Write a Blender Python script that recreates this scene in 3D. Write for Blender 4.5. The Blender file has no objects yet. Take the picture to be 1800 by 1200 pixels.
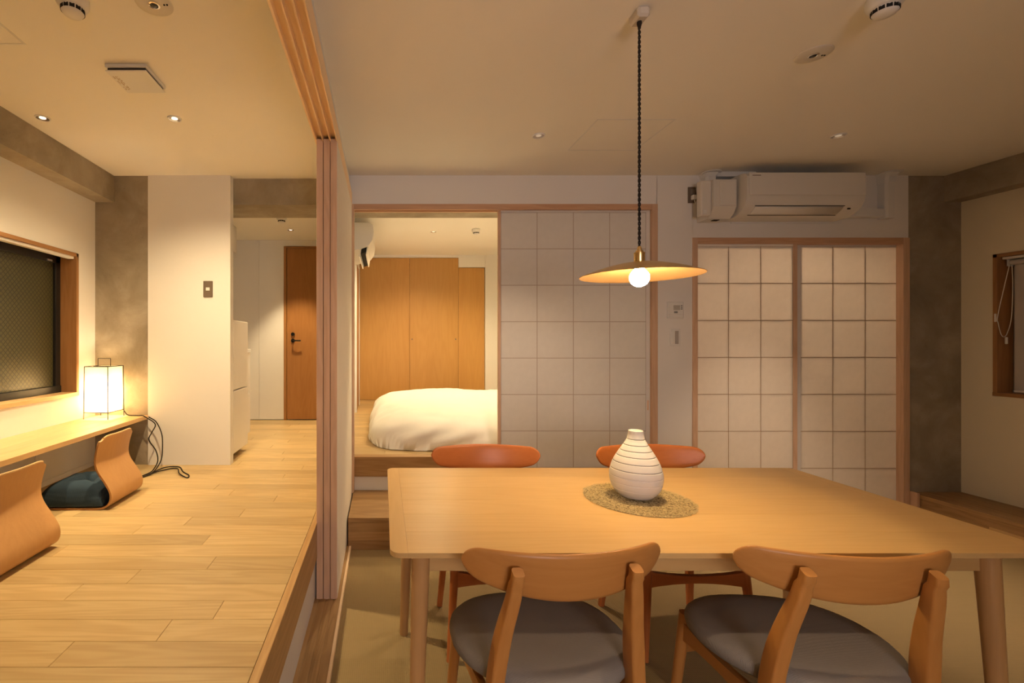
import bpy, bmesh, math, random
from mathutils import Vector, noise as mnoise

# ------------------------------------------------------------------ camera, world, exposure
SC = bpy.context.scene
COL = SC.collection
EYE = 1.26                      # camera height above the woven floor
cam_data = bpy.data.cameras.new('camera')
cam_data.sensor_width = 36.0
cam_data.lens = 16.3
cam_data.shift_x = 0.1256
cam_data.clip_start = 0.02
cam = bpy.data.objects.new('camera', cam_data)
cam.location = (0.0, 0.0, EYE)
cam.rotation_euler = (math.pi / 2, 0, 0)
COL.objects.link(cam)
SC.camera = cam
SC.view_settings.view_transform = 'Standard'
SC.view_settings.look = 'None'
SC.view_settings.gamma = 1.0
SC.view_settings.use_curve_mapping = False
SC.view_settings.exposure = 1.0
world = bpy.data.worlds.new('evening_sky')
world.use_nodes = True
world.node_tree.nodes['Background'].inputs[0].default_value = (1.0, 0.86, 0.84, 1)
world.node_tree.nodes['Background'].inputs[1].default_value = 6.6      # evening sky as fill light, let in through the added rear window only
SC.world = world

SC.cycles.max_bounces = 6
SC.cycles.transmission_bounces = 3
SC.cycles.glossy_bounces = 3
SC.cycles.adaptive_threshold = 0.02

# light levels (watts) and colours
WARM = (1.0, 0.755, 0.42)
WARM2 = (1.0, 0.74, 0.50)
W_LEFT_FRONT = 84.0      # left-room downlights in view
W_LEFT_REAR = 30.0       # left-room downlights behind the camera
W_RIGHT2 = 80.0
W_RIGHT = 16.0       # narrow dining room downlights
W_FOYER = 58.0
W_BED = 60.0
W_CLOSET = 60.0
W_LANTERN = 5.2
E_BULB = 145.0            # pendant bulb emission
W_PENDANT = 6.0          # light thrown down by the brass shade

rnd = random.Random(7)
R = math.radians

# ------------------------------------------------------------------ materials
MATS = {}
def new_mat(name):
    m = bpy.data.materials.new(name); m.use_nodes = True
    nt = m.node_tree
    b = nt.nodes['Principled BSDF']
    MATS[name] = m
    return m, nt, b

def N(nt, typ, **kw):
    n = nt.nodes.new(typ)
    for k, v in kw.items():
        setattr(n, k, v)
    return n

def plain(name, col, rough=0.6, metal=0.0, noise=0.04, scale=8.0, bump=0.0, spec=0.35):
    """paint, plastic, metal: a colour with a faint procedural unevenness"""
    m, nt, b = new_mat(name)
    tc = N(nt, 'ShaderNodeTexCoord')
    nz = N(nt, 'ShaderNodeTexNoise'); nz.inputs['Scale'].default_value = scale; nz.inputs['Detail'].default_value = 2
    nt.links.new(tc.outputs['Object'], nz.inputs['Vector'])
    mx = N(nt, 'ShaderNodeMix', data_type='RGBA')
    mx.inputs[6].default_value = (*[c * (1 - noise) for c in col], 1)
    mx.inputs[7].default_value = (*[min(1, c * (1 + noise)) for c in col], 1)
    nt.links.new(nz.outputs['Fac'], mx.inputs[0])
    nt.links.new(mx.outputs[2], b.inputs['Base Color'])
    b.inputs['Roughness'].default_value = rough
    b.inputs['Metallic'].default_value = metal
    b.inputs['Specular IOR Level'].default_value = spec
    if bump:
        bp = N(nt, 'ShaderNodeBump'); bp.inputs['Strength'].default_value = bump; bp.inputs['Distance'].default_value = 0.002
        n2 = N(nt, 'ShaderNodeTexNoise'); n2.inputs['Scale'].default_value = scale * 40; n2.inputs['Detail'].default_value = 3
        nt.links.new(tc.outputs['Object'], n2.inputs['Vector'])
        nt.links.new(n2.outputs['Fac'], bp.inputs['Height'])
        nt.links.new(bp.outputs[0], b.inputs['Normal'])
    return m

def wood(name, light, dark, axis='X', rough=0.42, var=0.10, figure=0.35, stretch=1.0, spec=0.35, fine=0.35):
    """wood with grain along one object axis; every object gets its own cut of the log"""
    m, nt, b = new_mat(name)
    tc = N(nt, 'ShaderNodeTexCoord'); oi = N(nt, 'ShaderNodeObjectInfo')
    off = N(nt, 'ShaderNodeVectorMath', operation='SCALE'); off.inputs[0].default_value = (37.0, 53.0, 71.0)
    nt.links.new(oi.outputs['Random'], off.inputs['Scale'])
    add = N(nt, 'ShaderNodeVectorMath', operation='ADD')
    nt.links.new(tc.outputs['Object'], add.inputs[0]); nt.links.new(off.outputs[0], add.inputs[1])
    def mapped(along, across):
        mp = N(nt, 'ShaderNodeMapping')
        s = [across] * 3; s['XYZ'.index(axis)] = along
        mp.inputs['Scale'].default_value = s
        nt.links.new(add.outputs[0], mp.inputs['Vector'])
        return mp
    m1 = mapped(0.9 * stretch, 9.0 * stretch)
    n1 = N(nt, 'ShaderNodeTexNoise'); n1.inputs['Scale'].default_value = 1.0; n1.inputs['Detail'].default_value = 3; n1.inputs['Distortion'].default_value = 0.4
    nt.links.new(m1.outputs[0], n1.inputs['Vector'])
    mul = N(nt, 'ShaderNodeMath', operation='MULTIPLY'); mul.inputs[1].default_value = 55.0
    nt.links.new(n1.outputs['Fac'], mul.inputs[0])
    sn = N(nt, 'ShaderNodeMath', operation='SINE'); nt.links.new(mul.outputs[0], sn.inputs[0])
    rg = N(nt, 'ShaderNodeMapRange'); rg.inputs['From Min'].default_value = -1; rg.inputs['From Max'].default_value = 1
    nt.links.new(sn.outputs[0], rg.inputs['Value'])
    m2 = mapped(5.0, 160.0)
    n2 = N(nt, 'ShaderNodeTexNoise'); n2.inputs['Scale'].default_value = 1.0; n2.inputs['Detail'].default_value = 4
    nt.links.new(m2.outputs[0], n2.inputs['Vector'])
    m3 = mapped(0.6, 4.0)
    n3 = N(nt, 'ShaderNodeTexNoise'); n3.inputs['Scale'].default_value = 1.3; n3.inputs['Detail'].default_value = 2
    nt.links.new(m3.outputs[0], n3.inputs['Vector'])
    a1 = N(nt, 'ShaderNodeMath', operation='MULTIPLY'); a1.inputs[1].default_value = figure
    nt.links.new(rg.outputs[0], a1.inputs[0])
    a2 = N(nt, 'ShaderNodeMath', operation='MULTIPLY_ADD'); a2.inputs[1].default_value = fine
    nt.links.new(n2.outputs['Fac'], a2.inputs[0]); nt.links.new(a1.outputs[0], a2.inputs[2])
    a3 = N(nt, 'ShaderNodeMath', operation='MULTIPLY_ADD'); a3.inputs[1].default_value = 0.55
    nt.links.new(n3.outputs['Fac'], a3.inputs[0]); nt.links.new(a2.outputs[0], a3.inputs[2])
    mx = N(nt, 'ShaderNodeMix', data_type='RGBA')
    mx.inputs[6].default_value = (*light, 1); mx.inputs[7].default_value = (*dark, 1)
    nt.links.new(a3.outputs[0], mx.inputs[0])
    hv = N(nt, 'ShaderNodeHueSaturation')
    vr = N(nt, 'ShaderNodeMapRange'); vr.inputs['To Min'].default_value = 1 - var; vr.inputs['To Max'].default_value = 1 + var
    nt.links.new(oi.outputs['Random'], vr.inputs['Value']); nt.links.new(vr.outputs[0], hv.inputs['Value'])
    nt.links.new(mx.outputs[2], hv.inputs['Color'])
    nt.links.new(hv.outputs[0], b.inputs['Base Color'])
    b.inputs['Roughness'].default_value = rough
    b.inputs['Specular IOR Level'].default_value = spec
    bp = N(nt, 'ShaderNodeBump'); bp.inputs['Strength'].default_value = 0.12; bp.inputs['Distance'].default_value = 0.001
    nt.links.new(n2.outputs['Fac'], bp.inputs['Height']); nt.links.new(bp.outputs[0], b.inputs['Normal'])
    return m

def concrete(name, c0, c1, c2):
    m, nt, b = new_mat(name)
    tc = N(nt, 'ShaderNodeTexCoord')
    n1 = N(nt, 'ShaderNodeTexNoise'); n1.inputs['Scale'].default_value = 3.2; n1.inputs['Detail'].default_value = 6; n1.inputs['Roughness'].default_value = 0.62; n1.inputs['Distortion'].default_value = 0.5
    n2 = N(nt, 'ShaderNodeTexNoise'); n2.inputs['Scale'].default_value = 60; n2.inputs['Detail'].default_value = 4
    vo = N(nt, 'ShaderNodeTexVoronoi'); vo.inputs['Scale'].default_value = 26
    for n in (n1, n2, vo): nt.links.new(tc.outputs['Object'], n.inputs['Vector'])
    cr = N(nt, 'ShaderNodeValToRGB')
    cr.color_ramp.elements[0].position = 0.33; cr.color_ramp.elements[0].color = (*c0, 1)
    cr.color_ramp.elements[1].position = 0.68; cr.color_ramp.elements[1].color = (*c2, 1)
    e = cr.color_ramp.elements.new(0.5); e.color = (*c1, 1)
    nt.links.new(n1.outputs['Fac'], cr.inputs[0])
    pit = N(nt, 'ShaderNodeMath', operation='LESS_THAN'); pit.inputs[1].default_value = 0.075
    nt.links.new(vo.outputs['Distance'], pit.inputs[0])
    mx = N(nt, 'ShaderNodeMix', data_type='RGBA', blend_type='MULTIPLY')
    mx.inputs[7].default_value = (0.72, 0.70, 0.68, 1)
    nt.links.new(pit.outputs[0], mx.inputs[0]); nt.links.new(cr.outputs[0], mx.inputs[6])
    nt.links.new(mx.outputs[2], b.inputs['Base Color'])
    b.inputs['Roughness'].default_value = 0.72
    bp = N(nt, 'ShaderNodeBump'); bp.inputs['Strength'].default_value = 0.25; bp.inputs['Distance'].default_value = 0.003
    nt.links.new(n2.outputs['Fac'], bp.inputs['Height']); nt.links.new(bp.outputs[0], b.inputs['Normal'])
    return m

def weave(name, c0, c1, sx, sy, rough=0.9, bump=0.6, plane='XY', speck=0.5):
    """woven textile / sisal: two crossing sets of threads"""
    m, nt, b = new_mat(name)
    tc = N(nt, 'ShaderNodeTexCoord')
    sep = N(nt, 'ShaderNodeSeparateXYZ'); nt.links.new(tc.outputs['Object'], sep.inputs[0])
    def sine(out, k):
        mu = N(nt, 'ShaderNodeMath', operation='MULTIPLY'); mu.inputs[1].default_value = k
        nt.links.new(out, mu.inputs[0])
        s = N(nt, 'ShaderNodeMath', operation='SINE'); nt.links.new(mu.outputs[0], s.inputs[0])
        return s.outputs[0]
    s1 = sine(sep.outputs[plane[0]], sx); s2 = sine(sep.outputs[plane[1]], sy)
    pr = N(nt, 'ShaderNodeMath', operation='ADD'); nt.links.new(s1, pr.inputs[0]); nt.links.new(s2, pr.inputs[1])
    nz = N(nt, 'ShaderNodeTexNoise'); nz.inputs['Scale'].default_value = 180; nz.inputs['Detail'].default_value = 3
    nt.links.new(tc.outputs['Object'], nz.inputs['Vector'])
    big = N(nt, 'ShaderNodeTexNoise'); big.inputs['Scale'].default_value = 5; nt.links.new(tc.outputs['Object'], big.inputs['Vector'])
    mr = N(nt, 'ShaderNodeMapRange'); mr.inputs['From Min'].default_value = -2; mr.inputs['From Max'].default_value = 2
    nt.links.new(pr.outputs[0], mr.inputs['Value'])
    f = N(nt, 'ShaderNodeMath', operation='MULTIPLY_ADD'); f.inputs[1].default_value = speck
    nt.links.new(nz.outputs['Fac'], f.inputs[0]); nt.links.new(mr.outputs[0], f.inputs[2])
    g = N(nt, 'ShaderNodeMath', operation='MULTIPLY_ADD'); g.inputs[1].default_value = 6.6      # weight of the broad tone noise
    nt.links.new(big.outputs['Fac'], g.inputs[0]); nt.links.new(f.outputs[0], g.inputs[2])
    sc = N(nt, 'ShaderNodeMapRange'); sc.inputs['From Min'].default_value = 0.25; sc.inputs['From Max'].default_value = 1.35
    nt.links.new(g.outputs[0], sc.inputs['Value'])
    mx = N(nt, 'ShaderNodeMix', data_type='RGBA')
    mx.inputs[6].default_value = (*c0, 1); mx.inputs[7].default_value = (*c1, 1)
    nt.links.new(sc.outputs[0], mx.inputs[0]); nt.links.new(mx.outputs[2], b.inputs['Base Color'])
    b.inputs['Roughness'].default_value = rough; b.inputs['Specular IOR Level'].default_value = 0.1
    bp = N(nt, 'ShaderNodeBump'); bp.inputs['Strength'].default_value = bump; bp.inputs['Distance'].default_value = 0.0015
    nt.links.new(f.outputs[0], bp.inputs['Height']); nt.links.new(bp.outputs[0], b.inputs['Normal'])
    return m

def emit(name, col, strength):
    m, nt, b = new_mat(name)
    b.inputs['Base Color'].default_value = (0.8, 0.8, 0.8, 1)
    b.inputs['Emission Color'].default_value = (*col, 1)
    b.inputs['Emission Strength'].default_value = strength
    return m

def paper_lantern(name):
    m, nt, b = new_mat(name)
    tc = N(nt, 'ShaderNodeTexCoord')
    nz = N(nt, 'ShaderNodeTexNoise'); nz.inputs['Scale'].default_value = 60; nz.inputs['Detail'].default_value = 5
    nt.links.new(tc.outputs['Object'], nz.inputs['Vector'])
    mx = N(nt, 'ShaderNodeMix', data_type='RGBA'); mx.inputs[6].default_value = (0.88, 0.78, 0.58, 1); mx.inputs[7].default_value = (0.95, 0.87, 0.68, 1)
    nt.links.new(nz.outputs['Fac'], mx.inputs[0])
    tr = N(nt, 'ShaderNodeBsdfTranslucent'); df = N(nt, 'ShaderNodeBsdfDiffuse')
    nt.links.new(mx.outputs[2], tr.inputs[0]); nt.links.new(mx.outputs[2], df.inputs[0])
    ms = N(nt, 'ShaderNodeMixShader'); ms.inputs[0].default_value = 0.55
    nt.links.new(df.outputs[0], ms.inputs[1]); nt.links.new(tr.outputs[0], ms.inputs[2])
    nt.links.new(ms.outputs[0], nt.nodes['Material Output'].inputs['Surface'])
    return m

def shoji_paper(name, c, trans):
    m, nt, b = new_mat(name)
    tc = N(nt, 'ShaderNodeTexCoord')
    nz = N(nt, 'ShaderNodeTexNoise'); nz.inputs['Scale'].default_value = 22; nz.inputs['Detail'].default_value = 3
    nt.links.new(tc.outputs['Object'], nz.inputs['Vector'])
    mx = N(nt, 'ShaderNodeMix', data_type='RGBA'); mx.inputs[6].default_value = (*[q * 0.95 for q in c], 1); mx.inputs[7].default_value = (*[min(1, q * 1.04) for q in c], 1)
    nt.links.new(nz.outputs['Fac'], mx.inputs[0])
    tr = N(nt, 'ShaderNodeBsdfTranslucent'); df = N(nt, 'ShaderNodeBsdfDiffuse')
    nt.links.new(mx.outputs[2], tr.inputs[0]); nt.links.new(mx.outputs[2], df.inputs[0])
    ms = N(nt, 'ShaderNodeMixShader'); ms.inputs[0].default_value = trans
    nt.links.new(df.outputs[0], ms.inputs[1]); nt.links.new(tr.outputs[0], ms.inputs[2])
    nt.links.new(ms.outputs[0], nt.nodes['Material Output'].inputs['Surface'])
    return m

def wired_glass(name):
    """dark figured glass with a diamond wire mesh, night behind it"""
    m, nt, b = new_mat(name)
    tc = N(nt, 'ShaderNodeTexCoord')
    sep = N(nt, 'ShaderNodeSeparateXYZ'); nt.links.new(tc.outputs['Object'], sep.inputs[0])
    outs = []
    for sgn in (1, -1):
        a = N(nt, 'ShaderNodeMath', operation='MULTIPLY_ADD'); a.inputs[1].default_value = sgn * 1.0
        nt.links.new(sep.outputs['Z'], a.inputs[0]); nt.links.new(sep.outputs['Y'], a.inputs[2])
        k = N(nt, 'ShaderNodeMath', operation='MULTIPLY'); k.inputs[1].default_value = 2 * math.pi / 0.032
        nt.links.new(a.outputs[0], k.inputs[0])
        s = N(nt, 'ShaderNodeMath', operation='SINE'); nt.links.new(k.outputs[0], s.inputs[0])
        g = N(nt, 'ShaderNodeMath', operation='GREATER_THAN'); g.inputs[1].default_value = 0.80
        nt.links.new(s.outputs[0], g.inputs[0]); outs.append(g.outputs[0])
    mxm = N(nt, 'ShaderNodeMath', operation='MAXIMUM'); nt.links.new(outs[0], mxm.inputs[0]); nt.links.new(outs[1], mxm.inputs[1])
    mx = N(nt, 'ShaderNodeMix', data_type='RGBA'); mx.inputs[6].default_value = (0.060, 0.056, 0.022, 1); mx.inputs[7].default_value = (0.016, 0.016, 0.011, 1)
    nt.links.new(mxm.outputs[0], mx.inputs[0]); nt.links.new(mx.outputs[2], b.inputs['Base Color'])
    b.inputs['Roughness'].default_value = 0.38; b.inputs['Specular IOR Level'].default_value = 0.6
    nz = N(nt, 'ShaderNodeTexNoise'); nz.inputs['Scale'].default_value = 140; nt.links.new(tc.outputs['Object'], nz.inputs['Vector'])
    bp = N(nt, 'ShaderNodeBump'); bp.inputs['Strength'].default_value = 0.35; bp.inputs['Distance'].default_value = 0.002
    nt.links.new(nz.outputs['Fac'], bp.inputs['Height']); nt.links.new(bp.outputs[0], b.inputs['Normal'])
    return m

M = {}
M['wall'] = plain('white_wall_paint', (0.80, 0.775, 0.745), 0.85, noise=0.02, scale=3)
M['wall_warm_light'] = plain('white_paint_warm_light', (0.76, 0.69, 0.54), 0.85, noise=0.02, scale=3)  # right wall's white paint, tinted warmer to stand in for its warm light
M['ceiling'] = plain('white_ceiling_paint', (0.86, 0.83, 0.77), 0.9, noise=0.015, scale=2)
M['plate'] = plain('off_white_plate', (0.68, 0.645, 0.59), 0.6, noise=0.02)
M['laminate'] = plain('white_laminate', (0.78, 0.76, 0.73), 0.35, noise=0.015)
M['plastic'] = plain('white_plastic', (0.76, 0.75, 0.73), 0.4, noise=0.02)
M['ac_plastic'] = plain('ivory_plastic', (0.72, 0.69, 0.64), 0.38, noise=0.02)
M['dark'] = plain('black_gap', (0.012, 0.011, 0.010), 0.8)
M['black_metal'] = plain('black_metal', (0.018, 0.016, 0.014), 0.35, metal=0.6)
M['alu_black'] = plain('black_aluminium', (0.012, 0.012, 0.012), 0.4)
M['alu_grey'] = plain('grey_aluminium', (0.32, 0.32, 0.33), 0.4, metal=0.4)
M['chrome'] = plain('chrome', (0.75, 0.73, 0.70), 0.12, metal=1.0)
M['brass'] = plain('brushed_brass', (0.80, 0.58, 0.26), 0.28, metal=1.0, noise=0.08, scale=20)
M['brass_in'] = plain('gold_leaf_lining', (0.27, 0.155, 0.058), 0.5, metal=0.25, noise=0.15, scale=14)
M['cord'] = plain('dark_cotton_cord', (0.020, 0.014, 0.010), 0.9)
M['bakelite'] = plain('brown_switch_plate', (0.16, 0.12, 0.09), 0.4)
M['oakX'] = wood('oak_floor_x', (0.64, 0.475, 0.24), (0.43, 0.285, 0.125), 'X', 0.36, 0.13, 0.30)
M['oakY'] = wood('oak_y', (0.60, 0.39, 0.18), (0.38, 0.22, 0.085), 'Y', 0.4, 0.10, 0.30)
M['stepX'] = wood('step_oak_x', (0.52, 0.33, 0.15), (0.30, 0.165, 0.062), 'X', 0.45, 0.14, 0.35)
M['benchY'] = wood('bench_oak_y', (0.50, 0.31, 0.14), (0.27, 0.15, 0.056), 'Y', 0.45, 0.10, 0.35)
M['deskY'] = wood('desk_ash_y', (0.70, 0.47, 0.23), (0.52, 0.32, 0.14), 'Y', 0.38, 0.05, 0.20)
M['pineY'] = wood('pine_y', (1.0, 0.80, 0.55), (0.92, 0.66, 0.40), 'Y', 0.5, 0.05, 0.40)
M['pineZ'] = wood('pine_z', (0.78, 0.54, 0.38), (0.58, 0.37, 0.235), 'Z', 0.5, 0.05, 0.30)
M['pineX'] = wood('pine_x', (0.66, 0.42, 0.27), (0.50, 0.29, 0.17), 'X', 0.5, 0.05, 0.30)
M['frameY'] = wood('window_oak_y', (0.46, 0.25, 0.11), (0.30, 0.14, 0.05), 'Y', 0.45, 0.04, 0.25)
M['frameZ'] = wood('window_oak_z', (0.46, 0.25, 0.11), (0.30, 0.14, 0.05), 'Z', 0.45, 0.04, 0.25)
M['doorZ'] = wood('door_veneer_z', (0.42, 0.20, 0.065), (0.28, 0.115, 0.032), 'Z', 0.4, 0.04, 0.18)
M['wardZ'] = wood('wardrobe_veneer_z', (0.60, 0.34, 0.105), (0.44, 0.22, 0.058), 'Z', 0.45, 0.05, 0.15, stretch=0.7)
M['tableX'] = wood('table_beech_x', (0.62, 0.41, 0.175), (0.50, 0.30, 0.11), 'X', 0.36, 0.05, 0.16)
M['tableY'] = wood('table_beech_y', (0.62, 0.41, 0.175), (0.50, 0.30, 0.11), 'Y', 0.36, 0.05, 0.16)
M['tableZ'] = wood('table_leg_z', (0.56, 0.33, 0.14), (0.42, 0.23, 0.085), 'Z', 0.4, 0.05, 0.16)
M['chairX'] = wood('chair_beech_x', (0.54, 0.255, 0.072), (0.41, 0.170, 0.040), 'X', 0.38, 0.03, 0.16)
M['chairY'] = wood('chair_beech_y', (0.54, 0.255, 0.072), (0.41, 0.170, 0.040), 'Y', 0.38, 0.03, 0.16)
M['chairZ'] = wood('chair_beech_z', (0.54, 0.255, 0.072), (0.41, 0.170, 0.040), 'Z', 0.38, 0.03, 0.16)
M['cherryX'] = wood('chair_cherry_x', (0.62, 0.215, 0.062), (0.47, 0.135, 0.034), 'X', 0.34, 0.03, 0.14)
M['cherryY'] = wood('chair_cherry_y', (0.62, 0.215, 0.062), (0.47, 0.135, 0.034), 'Y', 0.34, 0.03, 0.14)
M['cherryZ'] = wood('chair_cherry_z', (0.62, 0.215, 0.062), (0.47, 0.135, 0.034), 'Z', 0.34, 0.03, 0.14)
M['plyZ'] = wood('bent_plywood', (0.60, 0.335, 0.135), (0.47, 0.24, 0.085), 'Z', 0.34, 0.03, 0.12)
M['ply_edge'] = plain('plywood_edge', (0.70, 0.46, 0.22), 0.5)
M['concrete'] = concrete('raw_concrete', (0.25, 0.21, 0.15), (0.325, 0.275, 0.205), (0.42, 0.365, 0.285))
M['sisal'] = weave('woven_sisal', (0.070, 0.045, 0.017), (0.32, 0.235, 0.118), 800, 628, 0.95, 0.9)
M['seat'] = weave('grey_wool_seat', (0.112, 0.098, 0.080), (0.25, 0.222, 0.19), 2100, 2100, 0.95, 0.5, speck=0.9)
M['navy'] = weave('navy_cotton', (0.008, 0.014, 0.026), (0.036, 0.058, 0.084), 1500, 1500, 0.9, 0.5)
M['linen'] = plain('white_cotton', (0.86, 0.84, 0.80), 0.9, noise=0.02, scale=30, bump=0.1, spec=0.1)
M['washi'] = plain('washi_paper', (0.74, 0.70, 0.66), 0.9, noise=0.035, scale=22, bump=0.1, spec=0.1)
M['washi2'] = plain('washi_paper_cream', (0.88, 0.82, 0.74), 0.9, noise=0.035, scale=22, bump=0.1, spec=0.1)
M['shoji1'] = shoji_paper('shoji_paper_double', (0.80, 0.77, 0.73), 0.16)
M['shoji2'] = shoji_paper('shoji_paper_closet', (0.88, 0.83, 0.76), 0.30)
M['lattice1'] = plain('papered_lattice', (0.54, 0.46, 0.40), 0.8)
M['lattice2'] = plain('cedar_lattice', (0.50, 0.36, 0.25), 0.7)
M['stoneware'] = plain('white_stoneware', (0.71, 0.68, 0.65), 0.55, noise=0.03, scale=30)
M['straw'] = plain('straw_light', (0.55, 0.43, 0.22), 0.8, noise=0.35, scale=90)
M['straw_dark'] = plain('straw_dark', (0.25, 0.18, 0.085), 0.9, noise=0.3, scale=90)
M['blind'] = plain('grey_blind_fabric', (0.50, 0.47, 0.46), 0.9)
M['glass_dark'] = plain('dark_night_glass', (0.02, 0.022, 0.025), 0.08, spec=0.6)
M['wired'] = wired_glass('wired_figured_glass')
M['lantern_paper'] = paper_lantern('lantern_washi')
M['lamp_on'] = emit('downlight_glow', (1.0, 0.80, 0.55), 1.1)
M['lamp_dim'] = emit('downlight_baffle_glow', (1.0, 0.80, 0.55), 0.12)
M['bulb'] = emit('bulb_glow', (1.0, 0.72, 0.42), E_BULB)

# ------------------------------------------------------------------ mesh helpers
def link(o, parent=None):
    COL.objects.link(o)
    if parent is not None:
        o.parent = parent
    return o

def tag(o, label=None, cat=None, group=None, kind=None):
    if label: o['label'] = label
    if cat: o['category'] = cat
    if group: o['group'] = group
    if kind: o['kind'] = kind
    return o

def empty(name, loc, label, cat, group=None, rz=0.0, kind=None):
    o = bpy.data.objects.new(name, None)
    o.empty_display_size = 0.05
    o.location = loc; o.rotation_euler = (0, 0, rz)
    link(o)
    return tag(o, label, cat, group, kind)

def mesh(name, verts, faces, mat, parent=None, smooth=False, angle=40, origin=None):
    """one mesh object; its origin sits in the middle of its bounding box (or at the given point)"""
    v = [Vector(p) for p in verts]
    if origin is None:
        lo = Vector((min(p.x for p in v), min(p.y for p in v), min(p.z for p in v)))
        hi = Vector((max(p.x for p in v), max(p.y for p in v), max(p.z for p in v)))
        origin = (lo + hi) / 2
    origin = Vector(origin)
    me = bpy.data.meshes.new(name)
    me.from_pydata([tuple(p - origin) for p in v], [], faces)
    me.validate(); me.update()
    bm = bmesh.new(); bm.from_mesh(me); bmesh.ops.recalc_face_normals(bm, faces=bm.faces); bm.to_mesh(me); bm.free()
    if smooth:
        me.polygons.foreach_set('use_smooth', [True] * len(me.polygons))
        if angle: me.set_sharp_from_angle(angle=R(angle))
    if mat is not None:
        me.materials.append(mat)
    o = bpy.data.objects.new(name, me)
    o.location = origin
    return link(o, parent)

class MB:
    """collects shapes that belong to one piece"""
    def __init__(s): s.v = []; s.f = []
    def add(s, v, f):
        n = len(s.v); s.v += [tuple(p) for p in v]; s.f += [tuple(i + n for i in q) for q in f]; return s
    def box(s, x0, x1, y0, y1, z0, z1, c=0.0):
        return s.add(*box_vf(x0, x1, y0, y1, z0, z1, c))
    def build(s, name, mat, parent=None, **kw): return mesh(name, s.v, s.f, mat, parent, **kw)

def box_vf(x0, x1, y0, y1, z0, z1, c=0.0):
    if c <= 0:
        v = [(x0, y0, z0), (x1, y0, z0), (x1, y1, z0), (x0, y1, z0), (x0, y0, z1), (x1, y0, z1), (x1, y1, z1), (x0, y1, z1)]
        return v, [(0, 3, 2, 1), (4, 5, 6, 7), (0, 1, 5, 4), (1, 2, 6, 5), (2, 3, 7, 6), (3, 0, 4, 7)]
    bm = bmesh.new()
    vs = [bm.verts.new(p) for p in box_vf(x0, x1, y0, y1, z0, z1)[0]]
    for f in box_vf(0, 1, 0, 1, 0, 1)[1]: bm.faces.new([vs[i] for i in f])
    bmesh.ops.bevel(bm, geom=list(bm.edges), offset=c, segments=1, affect='EDGES')
    bm.verts.index_update()
    out = [tuple(v.co) for v in bm.verts], [tuple(v.index for v in f.verts) for f in bm.faces]
    bm.free()
    return out

def box(name, x0, x1, y0, y1, z0, z1, mat, parent=None, c=0.0, **kw):
    return mesh(name, *box_vf(x0, x1, y0, y1, z0, z1, c), mat, parent, **kw)

def loft_vf(rings, closed=False, caps=True):
    n = len(rings[0]); v = [p for r in rings for p in r]; f = []
    m = len(rings)
    for i in range(m if closed else m - 1):
        a, b = i * n, ((i + 1) % m) * n
        for j in range(n):
            k = (j + 1) % n
            f.append((a + j, a + k, b + k, b + j))
    if caps and not closed:
        f.append(tuple(range(n - 1, -1, -1))); f.append(tuple(range((m - 1) * n, m * n)))
    return v, f

def lathe_vf(profile, n=32, cx=0, cy=0, cap=True):
    rings = [[(cx + r * math.cos(2 * math.pi * j / n), cy + r * math.sin(2 * math.pi * j / n), z) for j in range(n)] for r, z in profile]
    return loft_vf(rings, caps=cap)

def tube_vf(path, radius, n=8, squash=None):
    """round tube along a path; radius is a number or one number per point"""
    P = [Vector(p) for p in path]; m = len(P)
    rad = radius if isinstance(radius, (list, tuple)) else [radius] * m
    rings = []; up = Vector((0, 0, 1))
    t0 = (P[1] - P[0]).normalized()
    ref = up if abs(t0.dot(up)) < 0.9 else Vector((1, 0, 0))
    nrm = (ref - t0 * ref.dot(t0)).normalized()
    for i in range(m):
        t = (P[min(i + 1, m - 1)] - P[max(i - 1, 0)]).normalized()
        nrm = (nrm - t * nrm.dot(t)).normalized()
        bn = t.cross(nrm)
        rings.append([tuple(P[i] + (nrm * math.cos(a) + bn * math.sin(a)) * rad[i]) for a in [2 * math.pi * j / n for j in range(n)]])
    return loft_vf(rings)

def spline(pts, n=8):
    """Catmull-Rom through the points"""
    P = [Vector(p) for p in pts]; out = []
    P = [P[0] * 2 - P[1]] + P + [P[-1] * 2 - P[-2]]
    for i in range(1, len(P) - 2):
        for k in range(n):
            t = k / n
            a, b, c, d = P[i - 1], P[i], P[i + 1], P[i + 2]
            out.append(0.5 * ((2 * b) + (c - a) * t + (2 * a - 5 * b + 4 * c - d) * t * t + (3 * b - a - 3 * c + d) * t ** 3))
    out.append(P[-2])
    return out

def rrect(w, h, r, n=4):
    """rounded rectangle outline in 2-D, centred"""
    pts = []
    for cx, cy, a0 in ((w / 2 - r, h / 2 - r, 0), (-w / 2 + r, h / 2 - r, 90), (-w / 2 + r, -h / 2 + r, 180), (w / 2 - r, -h / 2 + r, 270)):
        for k in range(n + 1):
            a = R(a0 + 90 * k / n)
            pts.append((cx + r * math.cos(a), cy + r * math.sin(a)))
    return pts

def prism_vf(poly, axis, a, b):
    """extrude a 2-D outline along an axis: X takes (y,z), Y takes (x,z), Z takes (x,y)"""
    def P(p, t):
        return {'X': (t, p[0], p[1]), 'Y': (p[0], t, p[1]), 'Z': (p[0], p[1], t)}[axis]
    return loft_vf([[P(p, a) for p in poly], [P(p, b) for p in poly]])

def spot(name, loc, watts, colour, angle, blend, parent, radius=0.03):
    d = bpy.data.lights.new(name, 'SPOT')
    d.energy = watts; d.color = colour; d.spot_size = R(angle); d.spot_blend = blend; d.shadow_soft_size = radius
    o = bpy.data.objects.new(name, d); o.location = loc
    return link(o, parent)

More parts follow.
